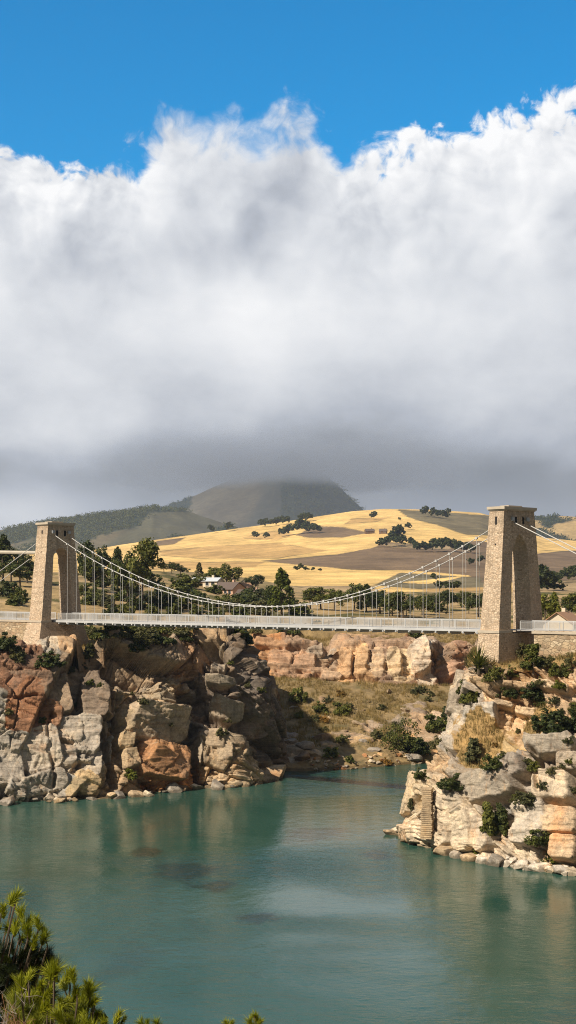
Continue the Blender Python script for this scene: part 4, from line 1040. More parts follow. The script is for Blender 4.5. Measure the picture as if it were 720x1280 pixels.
def crown_pts(r, kind, h):
    """clump centres and radii for a plant of height h (base at z = 0)"""
    if kind == 'round':
        n = 46; c = []
        lobes = [(r.uniform(-.2, .2) * h, r.uniform(-.2, .2) * h, r.uniform(.42, .8) * h, r.uniform(.16, .25) * h) for _ in range(7)] + [(0, 0, .62 * h, .26 * h)]
        for _ in range(n):
            lx, ly, lz, lr = lobes[r.integers(len(lobes))]; d = r.normal(size=3); d /= np.linalg.norm(d); c.append(np.array([lx, ly, lz]) + d * lr * r.uniform(.5, 1.0))
        return np.array(c), r.uniform(.06, .11, n) * h
    if kind == 'cypress':
        n = 40; z = r.uniform(.06, .97, n); w_ = .11 * np.sin(np.clip(z * 1.05, 0, 1) * math.pi) ** .6 + .02; a = r.uniform(0, 6.28, n)
        return np.stack([np.cos(a) * w_ * h * .6, np.sin(a) * w_ * h * .6, z * h], 1), (w_ * .75) * h
    if kind == 'conifer':
        n = 64; z = r.uniform(.12, 1.0, n) ** .9; w_ = .30 * (1 - z) ** .8 + .03; a = r.uniform(0, 6.28, n); q = r.uniform(.45, 1, n)
        return np.stack([np.cos(a) * w_ * h * q, np.sin(a) * w_ * h * q, z * h - .05 * h * q], 1), (.045 + .05 * (1 - z)) * h
    if kind == 'bush':
        n = 60; d = r.normal(size=(n, 3)); d /= np.linalg.norm(d, axis=1, keepdims=True); d[:, 2] = np.abs(d[:, 2])
        lob = 1 + .28 * np.sin(np.arctan2(d[:, 1], d[:, 0]) * 3 + r.uniform(0, 6)) 
        return d * np.array([.58, .58, .72]) * h * (lob * r.uniform(.35, 1.18, n))[:, None] + np.array([0, 0, .1 * h]), r.uniform(.08, .2, n) * h
    if kind == 'flat':
        n = 52; a = r.uniform(0, 6.28, n); q = np.sqrt(r.uniform(0, 1, n))
        return np.stack([np.cos(a) * q * h * 1.05, np.sin(a) * q * h * .9, (.25 + .6 * (1 - q ** 2) * r.uniform(.6, 1, n)) * h], 1), r.uniform(.14, .22, n) * h
    if kind == 'upright':
        n = 40; a = r.uniform(0, 6.28, n); z = r.uniform(.08, 1, n); q = (.32 * np.sqrt(1 - z * .9)) * r.uniform(.3, 1, n)
        return np.stack([np.cos(a) * q * h, np.sin(a) * q * h, z * h], 1), r.uniform(.08, .13, n) * h
    raise KeyError(kind)


TPL = {}
def plant_meshes(kind, h, matname, seed, per=46, leaf=.15, stems=True):
    key = (kind, h, matname, seed, per, leaf)
    if key in TPL: return TPL[key]
    r = np.random.default_rng(seed); c, rad = crown_pts(r, kind, h)
    V, Fc = leaf_cloud(r, c, rad, per, leaf)
    cm = mesh_np('crown', V, Fc); cm.materials.append(M[matname])
    b = MB(); rt = .022 * h + .03
    if kind in ('bush', 'flat'):
        for k in range(13):
            j = r.integers(len(c)); b.tube([(c[j][0] * .08, c[j][1] * .08, -.25), tuple(c[j] * np.array([.5, .5, .6])), tuple(c[j] * (1.0 if k < 7 else 1.22))], .035 + .012 * h, 5, .012)
    else:
        lean = r.uniform(-.04, .04, 2) * h
        tp = c[:, 2].max() * .93
        b.tube([(0, 0, -.4), (lean[0] * .3, lean[1] * .3, .3 * h), (lean[0], lean[1], tp)], rt, 7, rt * .2)
        for k in range(12):
            j = r.integers(len(c)); z0 = max(.12 * h, min(c[j][2] * .72, tp * .85))
            b.tube([(lean[0] * z0 / h, lean[1] * z0 / h, z0), tuple((c[j] + np.array([0, 0, z0])) / 2 * np.array([1, 1, 1.02])), tuple(c[j])], rt * .38, 5, .012)
    me = bpy.data.meshes.new('trunk'); me.from_pydata(b.v, [], b.f); me.update(); me.materials.append(M['bark'])
    TPL[key] = (cm, me)
    return TPL[key]


def plant(name, cat, label, loc, kind, h, matname, variant=0, group=None, per=46, leaf=.15, base_h=None, sx=1.0, stem='trunk', parts=True, crown='crown'):
    """one plant: an Empty at the foot, trunk and crown as parts; templates are shared and scaled"""
    bh = base_h or h
    cm, tm = plant_meshes(kind, bh, matname, 1000 + variant * 17 + len(kind), per, leaf)
    k = h / bh; rz = random.uniform(0, 6.28); sc = (k * sx * random.uniform(.93, 1.07), k * sx * random.uniform(.93, 1.07), k)
    loc = tuple(float(v) for v in loc)
    if not parts:
        o = link(name, cm, None); o.location = loc; o.rotation_euler = (0, 0, rz); o.scale = sc
        return tag(o, label, cat, group)
    e = empty(name, loc, rz); e.scale = sc
    link(crown, cm, e); link(stem, tm, e)
    return tag(e, label, cat, group)


def ground_pt(px, d, sink=.1):
    z = float(land_z(np.array([float(px)]), np.array([float(d)]))[0])
    return np.array([(px - 360) / F * d, d, z - sink])


def hill_d(px, py):
    """distance at which the wheat hill shows at this height on the photograph"""
    dd = np.linspace(540, 2090, 500); z = ground_z(np.full(500, float(px)), dd); y = HOR + F * (EYE - z) / dd
    i = int(np.argmin(np.abs(y - py))); return float(dd[i])


def on(Pn, px, py):
    """the surveyed surface point seen nearest (px, py)"""
    sx, sy = proj(Pn); q = (sx - px) ** 2 + (sy - py) ** 2 + 0.6 * (Pn[..., 1] - Pn[..., 1].min())
    i = np.unravel_index(np.argmin(q), q.shape); return Pn[i]


# trees on the plateau: (px, top y, distance, kind, leaf material, width factor, name, label)
TREES = [
    (178, 668, 265, 'round', 'leaf', 1.0, 'broadleaf_tree', 'tallest broadleaf tree, a ragged dark crown just behind the cables near the round arch tower'),
    (160, 690, 268, 'round', 'leaf', 1.1, 'broadleaf_tree', 'smaller leafy tree crowded against the lower side of the tallest broadleaf tree'),
    (147, 682, 330, 'cypress', 'leaf_dark', .9, 'cypress_tree', 'narrow dark cypress standing alone against the golden field'),
    (107, 672, 300, 'round', 'leaf_dark', .9, 'evergreen_tree', 'dark evergreen rising directly behind the round arch tower'),
    (129, 682, 305, 'round', 'leaf_dark', 1.0, 'evergreen_tree', 'round dark tree between the cypress and the round arch tower'),
    (118, 690, 290, 'round', 'leaf', 1.1, 'broadleaf_tree', 'low leafy tree in front of the dark pair beside the round arch tower'),
    (4, 668, 320, 'conifer', 'leaf_dark', 1.1, 'conifer_tree', 'tall dark conifer on the brown slope at the landward edge of the picture'),
    (14, 684, 325, 'round', 'leaf_dark', 1.1, 'evergreen_tree', 'dark rounded evergreen leaning against the tall conifer on the brown slope'),
    (34, 690, 318, 'round', 'leaf_dark', 1.2, 'evergreen_tree', 'shaded evergreen half hidden behind the round arch tower and its strut'),
    (25, 704, 300, 'round', 'leaf', 1.3, 'broadleaf_tree', 'low spreading tree under the long strut behind the round arch tower'),
    (352, 710, 300, 'conifer', 'leaf_bright', 1.15, 'conifer_tree', 'bright green full pine standing alone by the houses over midspan'),
    (341, 727, 305, 'round', 'leaf_dark', .9, 'evergreen_tree', 'small dark tree at the foot of the bright green pine'),
    (249, 703, 420, 'conifer', 'leaf_olive', 1.2, 'conifer_tree', 'grey green pine above the long metal roofed shed'),
    (283, 704, 385, 'round', 'leaf', 1.25, 'broadleaf_tree', 'wide rounded tree crown behind the tumbledown houses'),
    (267, 706, 390, 'round', 'leaf_bright', 1.0, 'broadleaf_tree', 'lighter green tree beside the metal roofed shed'),
    (205, 703, 440, 'round', 'leaf_dark', 1.2, 'evergreen_tree', 'first dark hedge tree on the slope right of the tallest broadleaf tree'),
    (214, 702, 445, 'round', 'leaf_dark', 1.0, 'evergreen_tree', 'middle dark hedge tree on the slope below the golden field'),
    (226, 705, 445, 'round', 'leaf_dark', 1.2, 'evergreen_tree', 'last dark hedge tree before the grey green pine'),
    (319, 717, 450, 'round', 'leaf_dark', 1.0, 'evergreen_tree', 'dark tree in the dip between the houses and the bright green pine'),
    (309, 722, 460, 'round', 'leaf_dark', 1.2, 'evergreen_tree', 'low dark tree behind the collapsing roof'),
    (388, 737, 345, 'round', 'leaf', 1.2, 'broadleaf_tree', 'low round tree just beyond the bright green pine, over midspan'),
    (401, 732, 340, 'round', 'leaf', 1.3, 'broadleaf_tree', 'spreading olive green tree in the copse over midspan'),
    (418, 736, 335, 'round', 'leaf_bright', 1.1, 'broadleaf_tree', 'yellow green tree in the middle of the copse over midspan'),
    (443, 725, 330, 'round', 'leaf', 1.05, 'broadleaf_tree', 'tallest tree of the copse over midspan'),
    (458, 730, 332, 'conifer', 'leaf', 1.3, 'conifer_tree', 'pointed tree against the tallest of the copse over midspan'),
    (475, 738, 320, 'round', 'leaf_dark', 1.2, 'evergreen_tree', 'dark tree at the end of the copse where the cables begin to climb'),
    (682, 737, 240, 'round', 'leaf_bright', .8, 'broadleaf_tree', 'yellow green tree just clear of the pointed arch tower'),
    (693, 740, 246, 'conifer', 'leaf_bright', .9, 'conifer_tree', 'bright slender tree between the pointed arch tower and the gabled house'),
    (673, 746, 250, 'round', 'leaf_dark', .9, 'evergreen_tree', 'dark tree whose crown touches the pointed arch tower'),
    (712, 742, 262, 'round', 'leaf_dark', .9, 'evergreen_tree', 'dark tree standing behind the gabled house'),
    (728, 738, 258, 'round', 'leaf', 1.0, 'broadleaf_tree', 'tree cut by the picture edge past the gabled house'),
    (663, 752, 248, 'round', 'leaf', .9, 'broadleaf_tree', 'low tree seen through and beside the pointed arch'),
]
for i, (px, ty, d, kind, mt, sx_, nm, lb) in enumerate(TREES):
    g = ground_pt(px, d); h = EYE - (ty - HOR) * d / F - g[2]
    bh = 11.0
    plant(nm, 'tree', lb, g, kind, max(h, 2.5), mt, i % 3, None, 60, .30, bh, sx_ * np.clip(8.5 / max(h, 2.5), .8, 1.6) if kind == 'round' else sx_)
# trees seen through the hangers toward the near tower: one ragged belt
rr = random.Random(5)
for k in range(26):
    px = 470 + k * 5.6 + rr.uniform(-2, 2); d = rr.uniform(290, 370); ty = rr.uniform(737, 752)
    g = ground_pt(px, d); h = EYE - (ty - HOR) * d / F - g[2]
    plant('belt_tree', 'tree', 'dark tree in the shaded belt seen through the hangers beside the pointed arch tower', g, 'round', h, 'leaf_dark' if rr.random() < .6 else 'leaf', k % 3, 'trees of the shaded belt by the pointed arch tower', 60, .30, 11.0, 1.35)
# shrubs on the dry plateau seen through the hangers of the far half
SHR = [(112, 752), (121, 744), (133, 755), (140, 766), (152, 747), (157, 764), (165, 737), (172, 757), (186, 749), (190, 765), (199, 741), (205, 757), (214, 750), (218, 766), (226, 739), (233, 757), (240, 746), (246, 764), (252, 752), (262, 759), (271, 767), (280, 756), (291, 762), (318, 751), (306, 752), (268, 738), (300, 768), (312, 757), (325, 765), (126, 730), (150, 728), (190, 729), (236, 730),
       (10, 742), (18, 752), (26, 748), (104, 738), (366, 756), (375, 764), (332, 752), (345, 758)]
for k, (px, py) in enumerate(SHR):
    dd = np.linspace(215, 420, 200); zz = ground_z(np.full(200, float(px)), dd); yy = HOR + F * (EYE - zz) / dd
    i = int(np.argmin(np.abs(yy - py - 4))); d = float(dd[i]); g = ground_pt(px, d)
    plant('shrub', 'shrub', 'dusty green shrub scattered on the dry slope behind the far half of the span', g, 'bush', rr.uniform(1.6, 3.4) * d / 280, rr.choice(['leaf', 'leaf_dark', 'leaf', 'leaf_olive']), k % 4, 'shrubs on the dry slope behind the span', 40, .24, 3.2, rr.uniform(1.0, 1.5), 'stem')
# brush along the brink just under the deck
for k in range(46):
    px = rr.uniform(108, 245) if k < 26 else rr.uniform(320, 560)
    d = rr.uniform(192, 214) if k < 26 else rr.uniform(252, 275)
    if k < 26: p_ = on(PL, px, rr.uniform(786, 806)); 
    else: p_ = on(PB, px, rr.uniform(780, 793))
    plant('brush', 'shrub', 'low brush on the dry brink below the deck' if k < 26 else 'low brush on the brink above the peach rock band', p_ - np.array([0, 0, .1]), 'flat', rr.uniform(.7, 1.7), rr.choice(['leaf_dark', 'leaf_olive', 'leaf', 'leaf_olive']), k % 4, 'brush along the brink below the deck' if k < 26 else 'brush above the peach rock band', 26, .16, 1.3, 1.0, 'stem')
# bushes one can point to: (surface, px, py of the foot, height m, kind, material, width, name, label)
BUSH = [
    (PH, 592, 848, 2.6, None, None, 1, 'agave', 'spiky fan leaved agave at the foot of the pointed arch tower'),
    (PH, 583, 880, 2.7, 'upright', 'leaf', 1.3, 'bush', 'tall olive green bush growing down the outer edge of the headland below the agave'),
    (PH, 592, 876, 1.6, 'bush', 'leaf', 1.0, 'bush', 'small bush tucked against the tall one below the agave'),
    (PH, 619, 848, 1.3, 'bush', 'leaf', 1.0, 'bush', 'ball shaped bush right below the pedestal corner'),
    (PH, 638, 845, 1.1, 'bush', 'leaf', 1.1, 'bush', 'small bush between the pedestal and the masonry wall'),
    (PH, 667, 836, 2.5, 'upright', 'leaf', 1.4, 'bush', 'upright bush against the masonry wall'),
    (PH, 653, 822, 1.6, 'bush', 'leaf_olive', 1.1, 'bush', 'olive bush in the dark gap beside the pedestal'),
    (PH, 684, 832, 1.1, 'bush', 'leaf_olive', 1.2, 'bush', 'dusty bush under the masonry wall'),
    (PH, 696, 843, 1.2, 'bush', 'leaf', 1.1, 'bush', 'left ball of the round pair under the wall'),
    (PH, 707, 846, 1.2, 'bush', 'leaf', 1.1, 'bush', 'right ball of the round pair under the wall'),
    (PH, 716, 834, 1.6, 'bush', 'leaf_olive', 1.0, 'bush', 'grey green bush at the picture edge just below the wall'),
    (PH, 637, 871, 1.6, 'bush', 'leaf_dark', 1.25, 'bush', 'dark green bush on the peach ledge, smaller of the two'),
    (PH, 664, 875, 1.9, 'bush', 'leaf_dark', 1.45, 'bush', 'wide dark green bush on the peach ledge'),
    (PH, 690, 914, 2.2, 'bush', 'leaf_dark', 1.3, 'bush', 'largest dark bush at the end of the grassy bench'),
    (PH, 712, 912, 1.8, 'bush', 'leaf_dark', 1.2, 'bush', 'dark bush beyond the largest one, at the picture edge'),
    (PH, 722, 893, 1.3, 'bush', 'leaf_dark', 1.0, 'bush', 'small dark bush cut by the picture edge above the grassy bench'),
    (PH, 592, 953, 2.4, 'upright', 'leaf_olive', 1.2, 'bush', 'straggly olive brown bush left of the grassy bench'),
    (PH, 616, 962, 1.6, 'bush', 'leaf', 1.1, 'bush', 'bush on the front lip of the grassy bench'),
    (PH, 550, 936, 1.3, 'bush', 'leaf_olive', 1.2, 'bush', 'pale olive bush on the outer shoulder of the headland'),
    (PH, 525, 972, 1.1, 'bush', 'leaf', 1.2, 'bush', 'small bush on the brink above the ribbed rock stair'),
    (PH, 563, 986, 1.6, 'bush', 'leaf_dark', 1.3, 'bush', 'dark round bush on the grey slab above the cream wall'),
    (PH, 664, 962, 1.2, 'bush', 'leaf', 1.2, 'bush', 'bush in the notch between the grey slabs'),
    (PH, 658, 1006, 1.4, 'bush', 'leaf_olive', 1.3, 'bush', 'grey green bush clinging in the crack of the pale face'),
    (PH, 610, 1044, 3.0, 'upright', 'leaf', .9, 'bush', 'taller of the twin bushes rooted in the cleft of the cream cliff'),
    (PH, 626, 1044, 2.9, 'upright', 'leaf_dark', .9, 'bush', 'darker of the twin bushes rooted in the cleft of the cream cliff'),
    (PH, 597, 1070, 1.6, 'upright', 'leaf_bright', 1.2, 'bush', 'bright green bush trailing to the water below the cream cliff'),
    (PH, 673, 1054, 1.9, 'bush', 'leaf', 1.35, 'bush', 'broad bush above the white shore boulders'),
    (PH, 694, 1080, 1.1, 'bush', 'leaf_bright', 1.3, 'bush', 'light green bush among the white shore boulders'),
    (PH, 639, 1088, .9, 'bush', 'leaf_dry', 1.4, 'bush', 'rust coloured dry bush at the waterline of the headland'),
    (PH, 683, 1092, .8, 'bush', 'leaf_dry', 1.3, 'bush', 'smaller rusty bush at the waterline near the picture edge'),
    (PH, 514, 1012, 1.3, 'upright', 'leaf_olive', .9, 'bush', 'mossy plant in the corner beside the ribbed rock stair'),
    (PS, 500, 938, 5.2, 'bush', 'leaf', 1.0, 'tree', 'big round green tree on the gravel shore of the cove'),
    (PS, 522, 942, 2.6, 'bush', 'leaf_dark', 1.2, 'bush', 'dark bush in the shade beside the big cove tree'),
    (PS, 372, 877, 2.2, 'bush', 'leaf', 1.1, 'bush', 'largest bush of the three on the dry cove slope'),
    (PS, 401, 891, 1.8, 'bush', 'leaf', 1.1, 'bush', 'middle bush of the three on the dry cove slope'),
    (PS, 427, 893, 2.1, 'bush', 'leaf', 1.1, 'bush', 'bush of the three on the dry cove slope farthest from the shaded cliff'),
    (PS, 374, 897, 1.2, 'bush', 'leaf_bright', 1.1, 'bush', 'bright small bush below the largest on the cove slope'),
    (PS, 414, 947, 1.6, 'bush', 'leaf_bright', 1.2, 'bush', 'bright green ball bush on the gravel shore'),
    (PS, 437, 951, .9, 'bush', 'leaf_bright', 1.2, 'bush', 'small green tuft on the gravel shore right of the ball bush'),
    (PS, 484, 955, .9, 'bush', 'leaf_dry', 1.5, 'bush', 'rusty low bush at the cove waterline'),
    (PS, 545, 912, 2.6, 'bush', 'leaf', 1.1, 'bush', 'grey green bush squeezed between cove and headland'),
    (PS, 560, 905, 2.8, 'upright', 'leaf_dark', 1.2, 'bush', 'dark upright bush behind the headland edge'),
    (PL, 163, 972, 1.2, 'bush', 'leaf_bright', 1.2, 'bush', 'yellow green bush low on the cliff near the orange block'),
    (PL, 62, 832, 1.8, 'bush', 'leaf_dark', 1.3, 'bush', 'dark bush on the brink below the round arch tower'),
    (PL, 8, 812, 2.0, 'bush', 'leaf_dark', 1.4, 'bush', 'dark bush on the brink left of the round arch tower'),
    (PL, 22, 822, 1.3, 'bush', 'leaf_olive', 1.3, 'bush', 'olive bush under the landward railing'),
    (PL, 19, 788, 1.6, 'bush', 'leaf', 1.5, 'bush', 'rounded green bush just below the landward railing'),
    (PL, 84, 838, 1.2, 'bush', 'leaf_olive', 1.3, 'bush', 'olive tuft on the slope under the pedestal'),
    (PL, 114, 828, 1.9, 'upright', 'leaf_olive', 1.3, 'bush', 'olive bush right of the pedestal of the round arch tower'),
    (PL, 125, 792, 1.0, 'bush', 'leaf_dark', 1.3, 'bush', 'tiny dark bush under the first hangers'),
    (PL, 172, 813, 1.5, 'bush', 'leaf_dark', 1.4, 'bush', 'dark bush in the hollow of the brushy brink'),
    (PL, 296, 797, 2.0, 'bush', 'leaf', 1.5, 'bush', 'green bush capping the dark rock head'),
    (PL, 310, 802, 1.4, 'bush', 'leaf_dark', 1.3, 'bush', 'dark bush beside the one capping the dark rock head'),
    (PB, 350, 795, 2.4, 'upright', 'leaf_dark', .8, 'bush', 'thin dark upright bush at the end of the orange rock band'),
    (PB, 505, 790, 1.6, 'bush', 'leaf_dark', 1.4, 'bush', 'dark bush over the pale end of the peach rock band'),
    (PB, 520, 795, 1.4, 'bush', 'leaf', 1.5, 'bush', 'green bush hanging over the pale block of the rock band'),
]
for k, (Pn, px, py, h, kind, mt, sx_, nm, lb) in enumerate(BUSH):
    p_ = on(Pn, px, py) - np.array([0, 0, .12])
    if nm == 'agave':
        p_ = on(PH, 597, 838) - np.array([0, .5, .1])
        e = empty('agave', p_); tag(e, lb, 'agave'); r_ = np.random.default_rng(3)
        fb_ = MB(); hd = np.array([0, 0, .45])
        for j in range(150):
            a = r_.uniform(0, 6.28); el_ = r_.uniform(.05, 1.35); ln = r_.uniform(1.4, 3.0) * (.75 + .25 * math.sin(el_))
            d_ = np.array([math.cos(a) * math.cos(el_), math.sin(a) * math.cos(el_), math.sin(el_)]); sd = np.cross(d_, (0, 0, 1)); sd /= np.linalg.norm(sd) + 1e-9
            w0 = .055; o0 = hd + r_.normal(0, .12, 3); mid = o0 + d_ * ln * .55 + np.array([0, 0, .03]); tip = o0 + d_ * ln - np.array([0, 0, .10 * ln * math.cos(el_)])
            fb_.add([o0 - sd * w0, o0 + sd * w0, mid + sd * w0 * 1.1, tip, mid - sd * w0 * 1.1], [(0, 1, 2, 4), (4, 2, 3)])
        fb_.build('leaf_blades', M['leaf'], e)
        sb = MB(); sb.tube([(0, 0, -.3), (0, 0, .6)], .16, 7); sb.build('stem', M['bark'], e)
        continue
    far_ = Pn is not PH
    plant(nm, 'tree' if nm == 'tree' else 'bush', lb, p_, kind, h, mt, k % 5, None, 64 if not far_ else 50, .10 if not far_ else .15, 1.9 if h < 3.5 else 5.2, sx_, 'stem')

# far trees on the wheat hill and ranges: (px, foot y, height m, width) in named clumps
CL = [('tree on the crest of the golden hill', 'trees dotted on the crest of the golden hill', [(467, 650, 9, 1.2), (510, 662, 7, 1.6), (499, 651, 4, 1.2)]),
      ('tree of the small row in the scrub by the crest', 'row in the scrub by the crest', [(531, 646, 11, 1.1), (542, 647, 10, 1.4), (549, 648, 9, 1.3), (556, 650, 10, 1.4), (560, 644, 7, 1.2)]),
      ('tree of the clump below the crest around one tall tree', 'clump below the crest with one tall tree', [(476, 684, 8, 1.5), (483, 684, 10, 1.6), (490, 683, 13, 1.4), (496, 682, 20, 1.1), (502, 684, 12, 1.4), (514, 685, 11, 1.2), (520, 687, 8, 1.4)]),
      ('tree of the long dark row across the brown field', 'long dark row across the brown field', [(522, 690, 9, 1.3), (529, 690, 10, 1.4), (536, 690, 9, 1.3), (544, 690, 13, 1.2), (550, 689, 12, 1.3), (556, 689, 14, 1.2), (562, 690, 13, 1.3), (568, 690, 12, 1.3), (575, 691, 11, 1.4), (582, 691, 10, 1.4), (589, 692, 9, 1.4)]),
      ('tree of the clump on the stubble above the bright pine', 'clump on the stubble of the golden hill', [(319, 674, 8, 1.3), (333, 674, 7, 1.4), (351, 671, 9, 1.4), (357, 670, 10, 1.4), (363, 669, 11, 1.3), (371, 668, 14, 1.2), (378, 667, 15, 1.2), (384, 667, 12, 1.4), (391, 667, 11, 1.5), (397, 667, 9, 1.5)]),
      ('tree of the thin hedge high on the golden hill', 'thin hedge high on the golden hill', [(326, 659, 8, 1.4), (333, 659, 9, 1.5), (341, 658, 8, 1.6), (347, 657, 9, 1.6), (353, 656, 9, 1.4), (359, 656, 9, 1.5), (379, 652, 9, 1.5), (386, 652, 9, 1.5)]),
      ('tree alone on the far edge of the golden hill', 'lone trees on the far edge of the golden hill', [(264, 667, 9, 1.1), (287, 664, 9, 1.6)]),
      ('tree of the low clump between the two fields', 'low clump between the two fields', [(370, 714, 5, 1.4), (376, 713, 6.5, 1.5), (382, 714, 5, 1.6), (391, 714, 4, 1.8), (400, 714, 3, 2)]),
      ('bush alone in the lower golden field strip', 'lone bush in the lower strip', [(543, 727, 5, 1.5)]),
      ('tree of the dark block on the tan slope by the pointed arch tower', 'dark block by the pointed arch tower', [(672, 742, 9, 1.4), (677, 741, 10, 1.4), (682, 742, 9, 1.4), (688, 742, 7, 1.5), (675, 738, 9, 1.4)]),
      ('tree of the slanting hedgerow at the picture edge', 'slanting hedgerow at the picture edge', [(687, 732, 7, 1.5), (692, 731, 7, 1.5), (697, 730, 7, 1.5), (702, 728, 7, 1.5), (707, 727, 8, 1.5), (712, 726, 8, 1.5), (718, 725, 9, 1.5), (723, 724, 9, 1.5)]),
      ('tree of the low hedge over the gabled house', 'low hedge over the gabled house', [(676, 756, 3.2, 1.6), (682, 755, 3.4, 1.6), (688, 755, 3.4, 1.6), (695, 756, 3.0, 1.6), (703, 756, 3.2, 1.6)]),
      ('tree on the brown field seen between hangers and tower', 'trees on the brown field behind the pointed arch tower', [(601, 705, 8, 1.4), (588, 707, 7, 1.4), (559, 738, 4, 1.5), (570, 742, 4, 1.5), (548, 744, 4, 1.5)])]
for lb, gp, pts in CL:
    for k, (px, py, h, sx_) in enumerate(pts):
        d = hill_d(px, py); g = ground_pt(px, d, .3)
        one = len(pts) == 1
        plant('hill_tree', 'tree', 'dark green ' + lb, g, 'round', h * (d / 1500 + .15) if d > 900 else h, 'leaf_dark', k % 3, None if one else gp, 30, .75, 12.0, sx_ * .9, 'trunk', False)

# dry grass on the slopes: one body of blades
def grass(name, Pn, rk, N, n, hmin, hmax, cond, seed, label):
    r = np.random.default_rng(seed)
    nv, nu = rk.shape; iv = r.integers(2, nv - 2, n * 6); iu = r.integers(2, nu - 2, n * 6)
    p = Pn[iv, iu]; k = rk[iv, iu]; sx, sy = proj(p)
    ok = (k < .45) & cond(sx, sy, p); ok &= fbm(p / 2.5, 2, seed) > -.25
    p = p[ok][:n]; m = len(p); B_ = 7
    q = np.repeat(p, B_, 0) + r.normal(0, .13, (m * B_, 3)) * np.array([1, 1, .2])
    a = r.uniform(0, 6.28, m * B_); ln = r.uniform(hmin, hmax, m * B_); le = r.uniform(.05, .6, m * B_)
    sd = np.stack([np.cos(a), np.sin(a), 0 * a], 1) * r.uniform(.012, .03, m * B_)[:, None]
    tip = q + np.stack([-np.sin(a) * le * ln, np.cos(a) * le * ln, ln], 1)
    V = np.stack([q - sd, q + sd, tip], 1).reshape(-1, 3)
    o = link(name, mesh_np(name, V, np.arange(len(V)).reshape(-1, 3)), None, M['grass']); tag(o, label, None, None, 'stuff')


grass('dry_grass', PH, RH, NH, 9000, .25, .6, lambda sx, sy, p: sy > 800, 11, 'dry golden grass on the headland bench')
grass('dry_grass', PS, RS, NS, 9000, .3, .75, lambda sx, sy, p: (sy < 935), 12, 'dry grass on the cove slope')
grass('dry_grass', PL, RL, NL, 9000, .3, .8, lambda sx, sy, p: (sy > 778), 13, 'dry grass on the brink of the shaded cliff')
grass('dry_grass', PB, RB, NB, 5000, .3, .8, lambda sx, sy, p: (sy > 778), 14, 'dry grass above the rock band')

# ------------------------------------------------------------------ loose rocks
def rock_mesh(seed, cuts=11, jag=.05):
    r = np.random.default_rng(seed)
    bm = bmesh.new(); bmesh.ops.create_icosphere(bm, subdivisions=4, radius=1.0)
    V = np.array([v.co[:] for v in bm.verts])
    for _ in range(cuts):
        n = r.normal(size=3); n /= np.linalg.norm(n); h = r.uniform(.42, .82)
        s = V @ n; V = V - np.maximum(s - h, 0)[:, None] * n
    V = V * (1 + jag * fbm(V * 2.2 + seed, 4, seed)[:, None])
    for v, c in zip(bm.verts, V): v.co = c
    me = bpy.data.meshes.new('boulder'); bm.to_mesh(me); bm.free()
    me.polygons.foreach_set('use_smooth', np.zeros(len(me.polygons), bool))
    return me
RM = {}
def boulder(name, label, p, size, mat, seed, group=None, rz=None):
    key = (seed % 8, mat)
    if key not in RM:
        RM[key] = rock_mesh(seed % 8); RM[key].materials.append(M[mat])
    o = link(name, RM[key], None); o.location = tuple(map(float, p)); o.scale = size; r_ = random.Random(seed)
    o.rotation_euler = (r_.uniform(-.35, .35), r_.uniform(-.35, .35), r_.uniform(0, 6.28) if rz is None else rz)
    return tag(o, label, 'boulder', group)


def shore(px, dfun, off=0.0, z=.1):
    d = dfun(px) + off; return np.array([(px - 360) / F * d, d, z])
fL = lambda px: float(np.interp(px, Lc[:12], Ld[:12])); fS = lambda px: float(np.interp(px, (300, 345, 395, 445, 500, 545), (202, 199, 200, 203, 207, 209)))
fH = lambda px: float(np.interp(px, (503, 524, 558, 604, 656, 735), (149, 143.2, 139.3, 135.2, 131.8, 128.6)))
BL_ = [(6, 'grey', 1.3, 'grey rounded boulder at the picture edge on the shaded cliff shore'), (318, 'tan', 2.0, 'long tan boulder at the waterline under the dark rock head'), (338, 'tan', 2.3, 'largest tan boulder at the point of the shaded cliff'), (300, 'tan', 1.2, 'small tan boulder in the row under the dark rock head'), (245, 'cream', 1.2, 'pale upright boulder at the waterline in the shaded recess'), (272, 'grey', 1.3, 'grey boulder wedged at the foot of the lumpy rock column'),
       (150, 'grey', 1.1, 'grey boulder in the rubble near the yellow green bush'), (172, 'tan', 1.0, 'tan boulder in the rubble below the orange block'), (186, 'cream', .9, 'pale small boulder below the orange block'), (140, 'tan', .9, 'tan boulder next to the cream slab at the waterline'), (75, 'tan', .8, 'small tan boulder under the tilted grey slab'), (220, 'grey', 1.2, 'grey boulder at the end of the orange block'), (355, 'grey', 1.5, 'grey boulder just around the point in the cove'), (230, 'brown', 1.0, 'brown boulder in the shaded recess')]
for k, (px, mt, sz, lb) in enumerate(BL_):
    boulder('boulder', lb, shore(px, fL, -1.9 - .4 * (k % 3), .15 * sz), (sz * 1.25, sz, sz * .72), mt + '_rock', 20 + k)
BS_ = [(368, 940, 'grey', 1.6, 'large grey slab boulder at the landslip beside the cove'), (383, 933, 'grey', 1.7, 'flat topped grey boulder on the cove landslip'), (376, 948, 'brown', 1.3, 'brown boulder below the flat topped one'), (402, 925, 'brown', 1.4, 'dark red brown boulder standing on the cove slope'), (392, 944, 'tan', 1.0, 'tan boulder where landslip meets gravel'), (362, 928, 'grey', 1.2, 'grey boulder in the shadow edge of the landslip'), (470, 938, 'grey', 1.0, 'grey boulder left of the big cove tree'), (515, 948, 'grey', 1.2, 'pale grey boulder under the big cove tree')]
for k, (px, py, mt, sz, lb) in enumerate(BS_):
    boulder('boulder', lb, on(PS, px, py), (sz * 1.3, sz, sz * .7), mt + '_rock', 50 + k)
rs = random.Random(17)
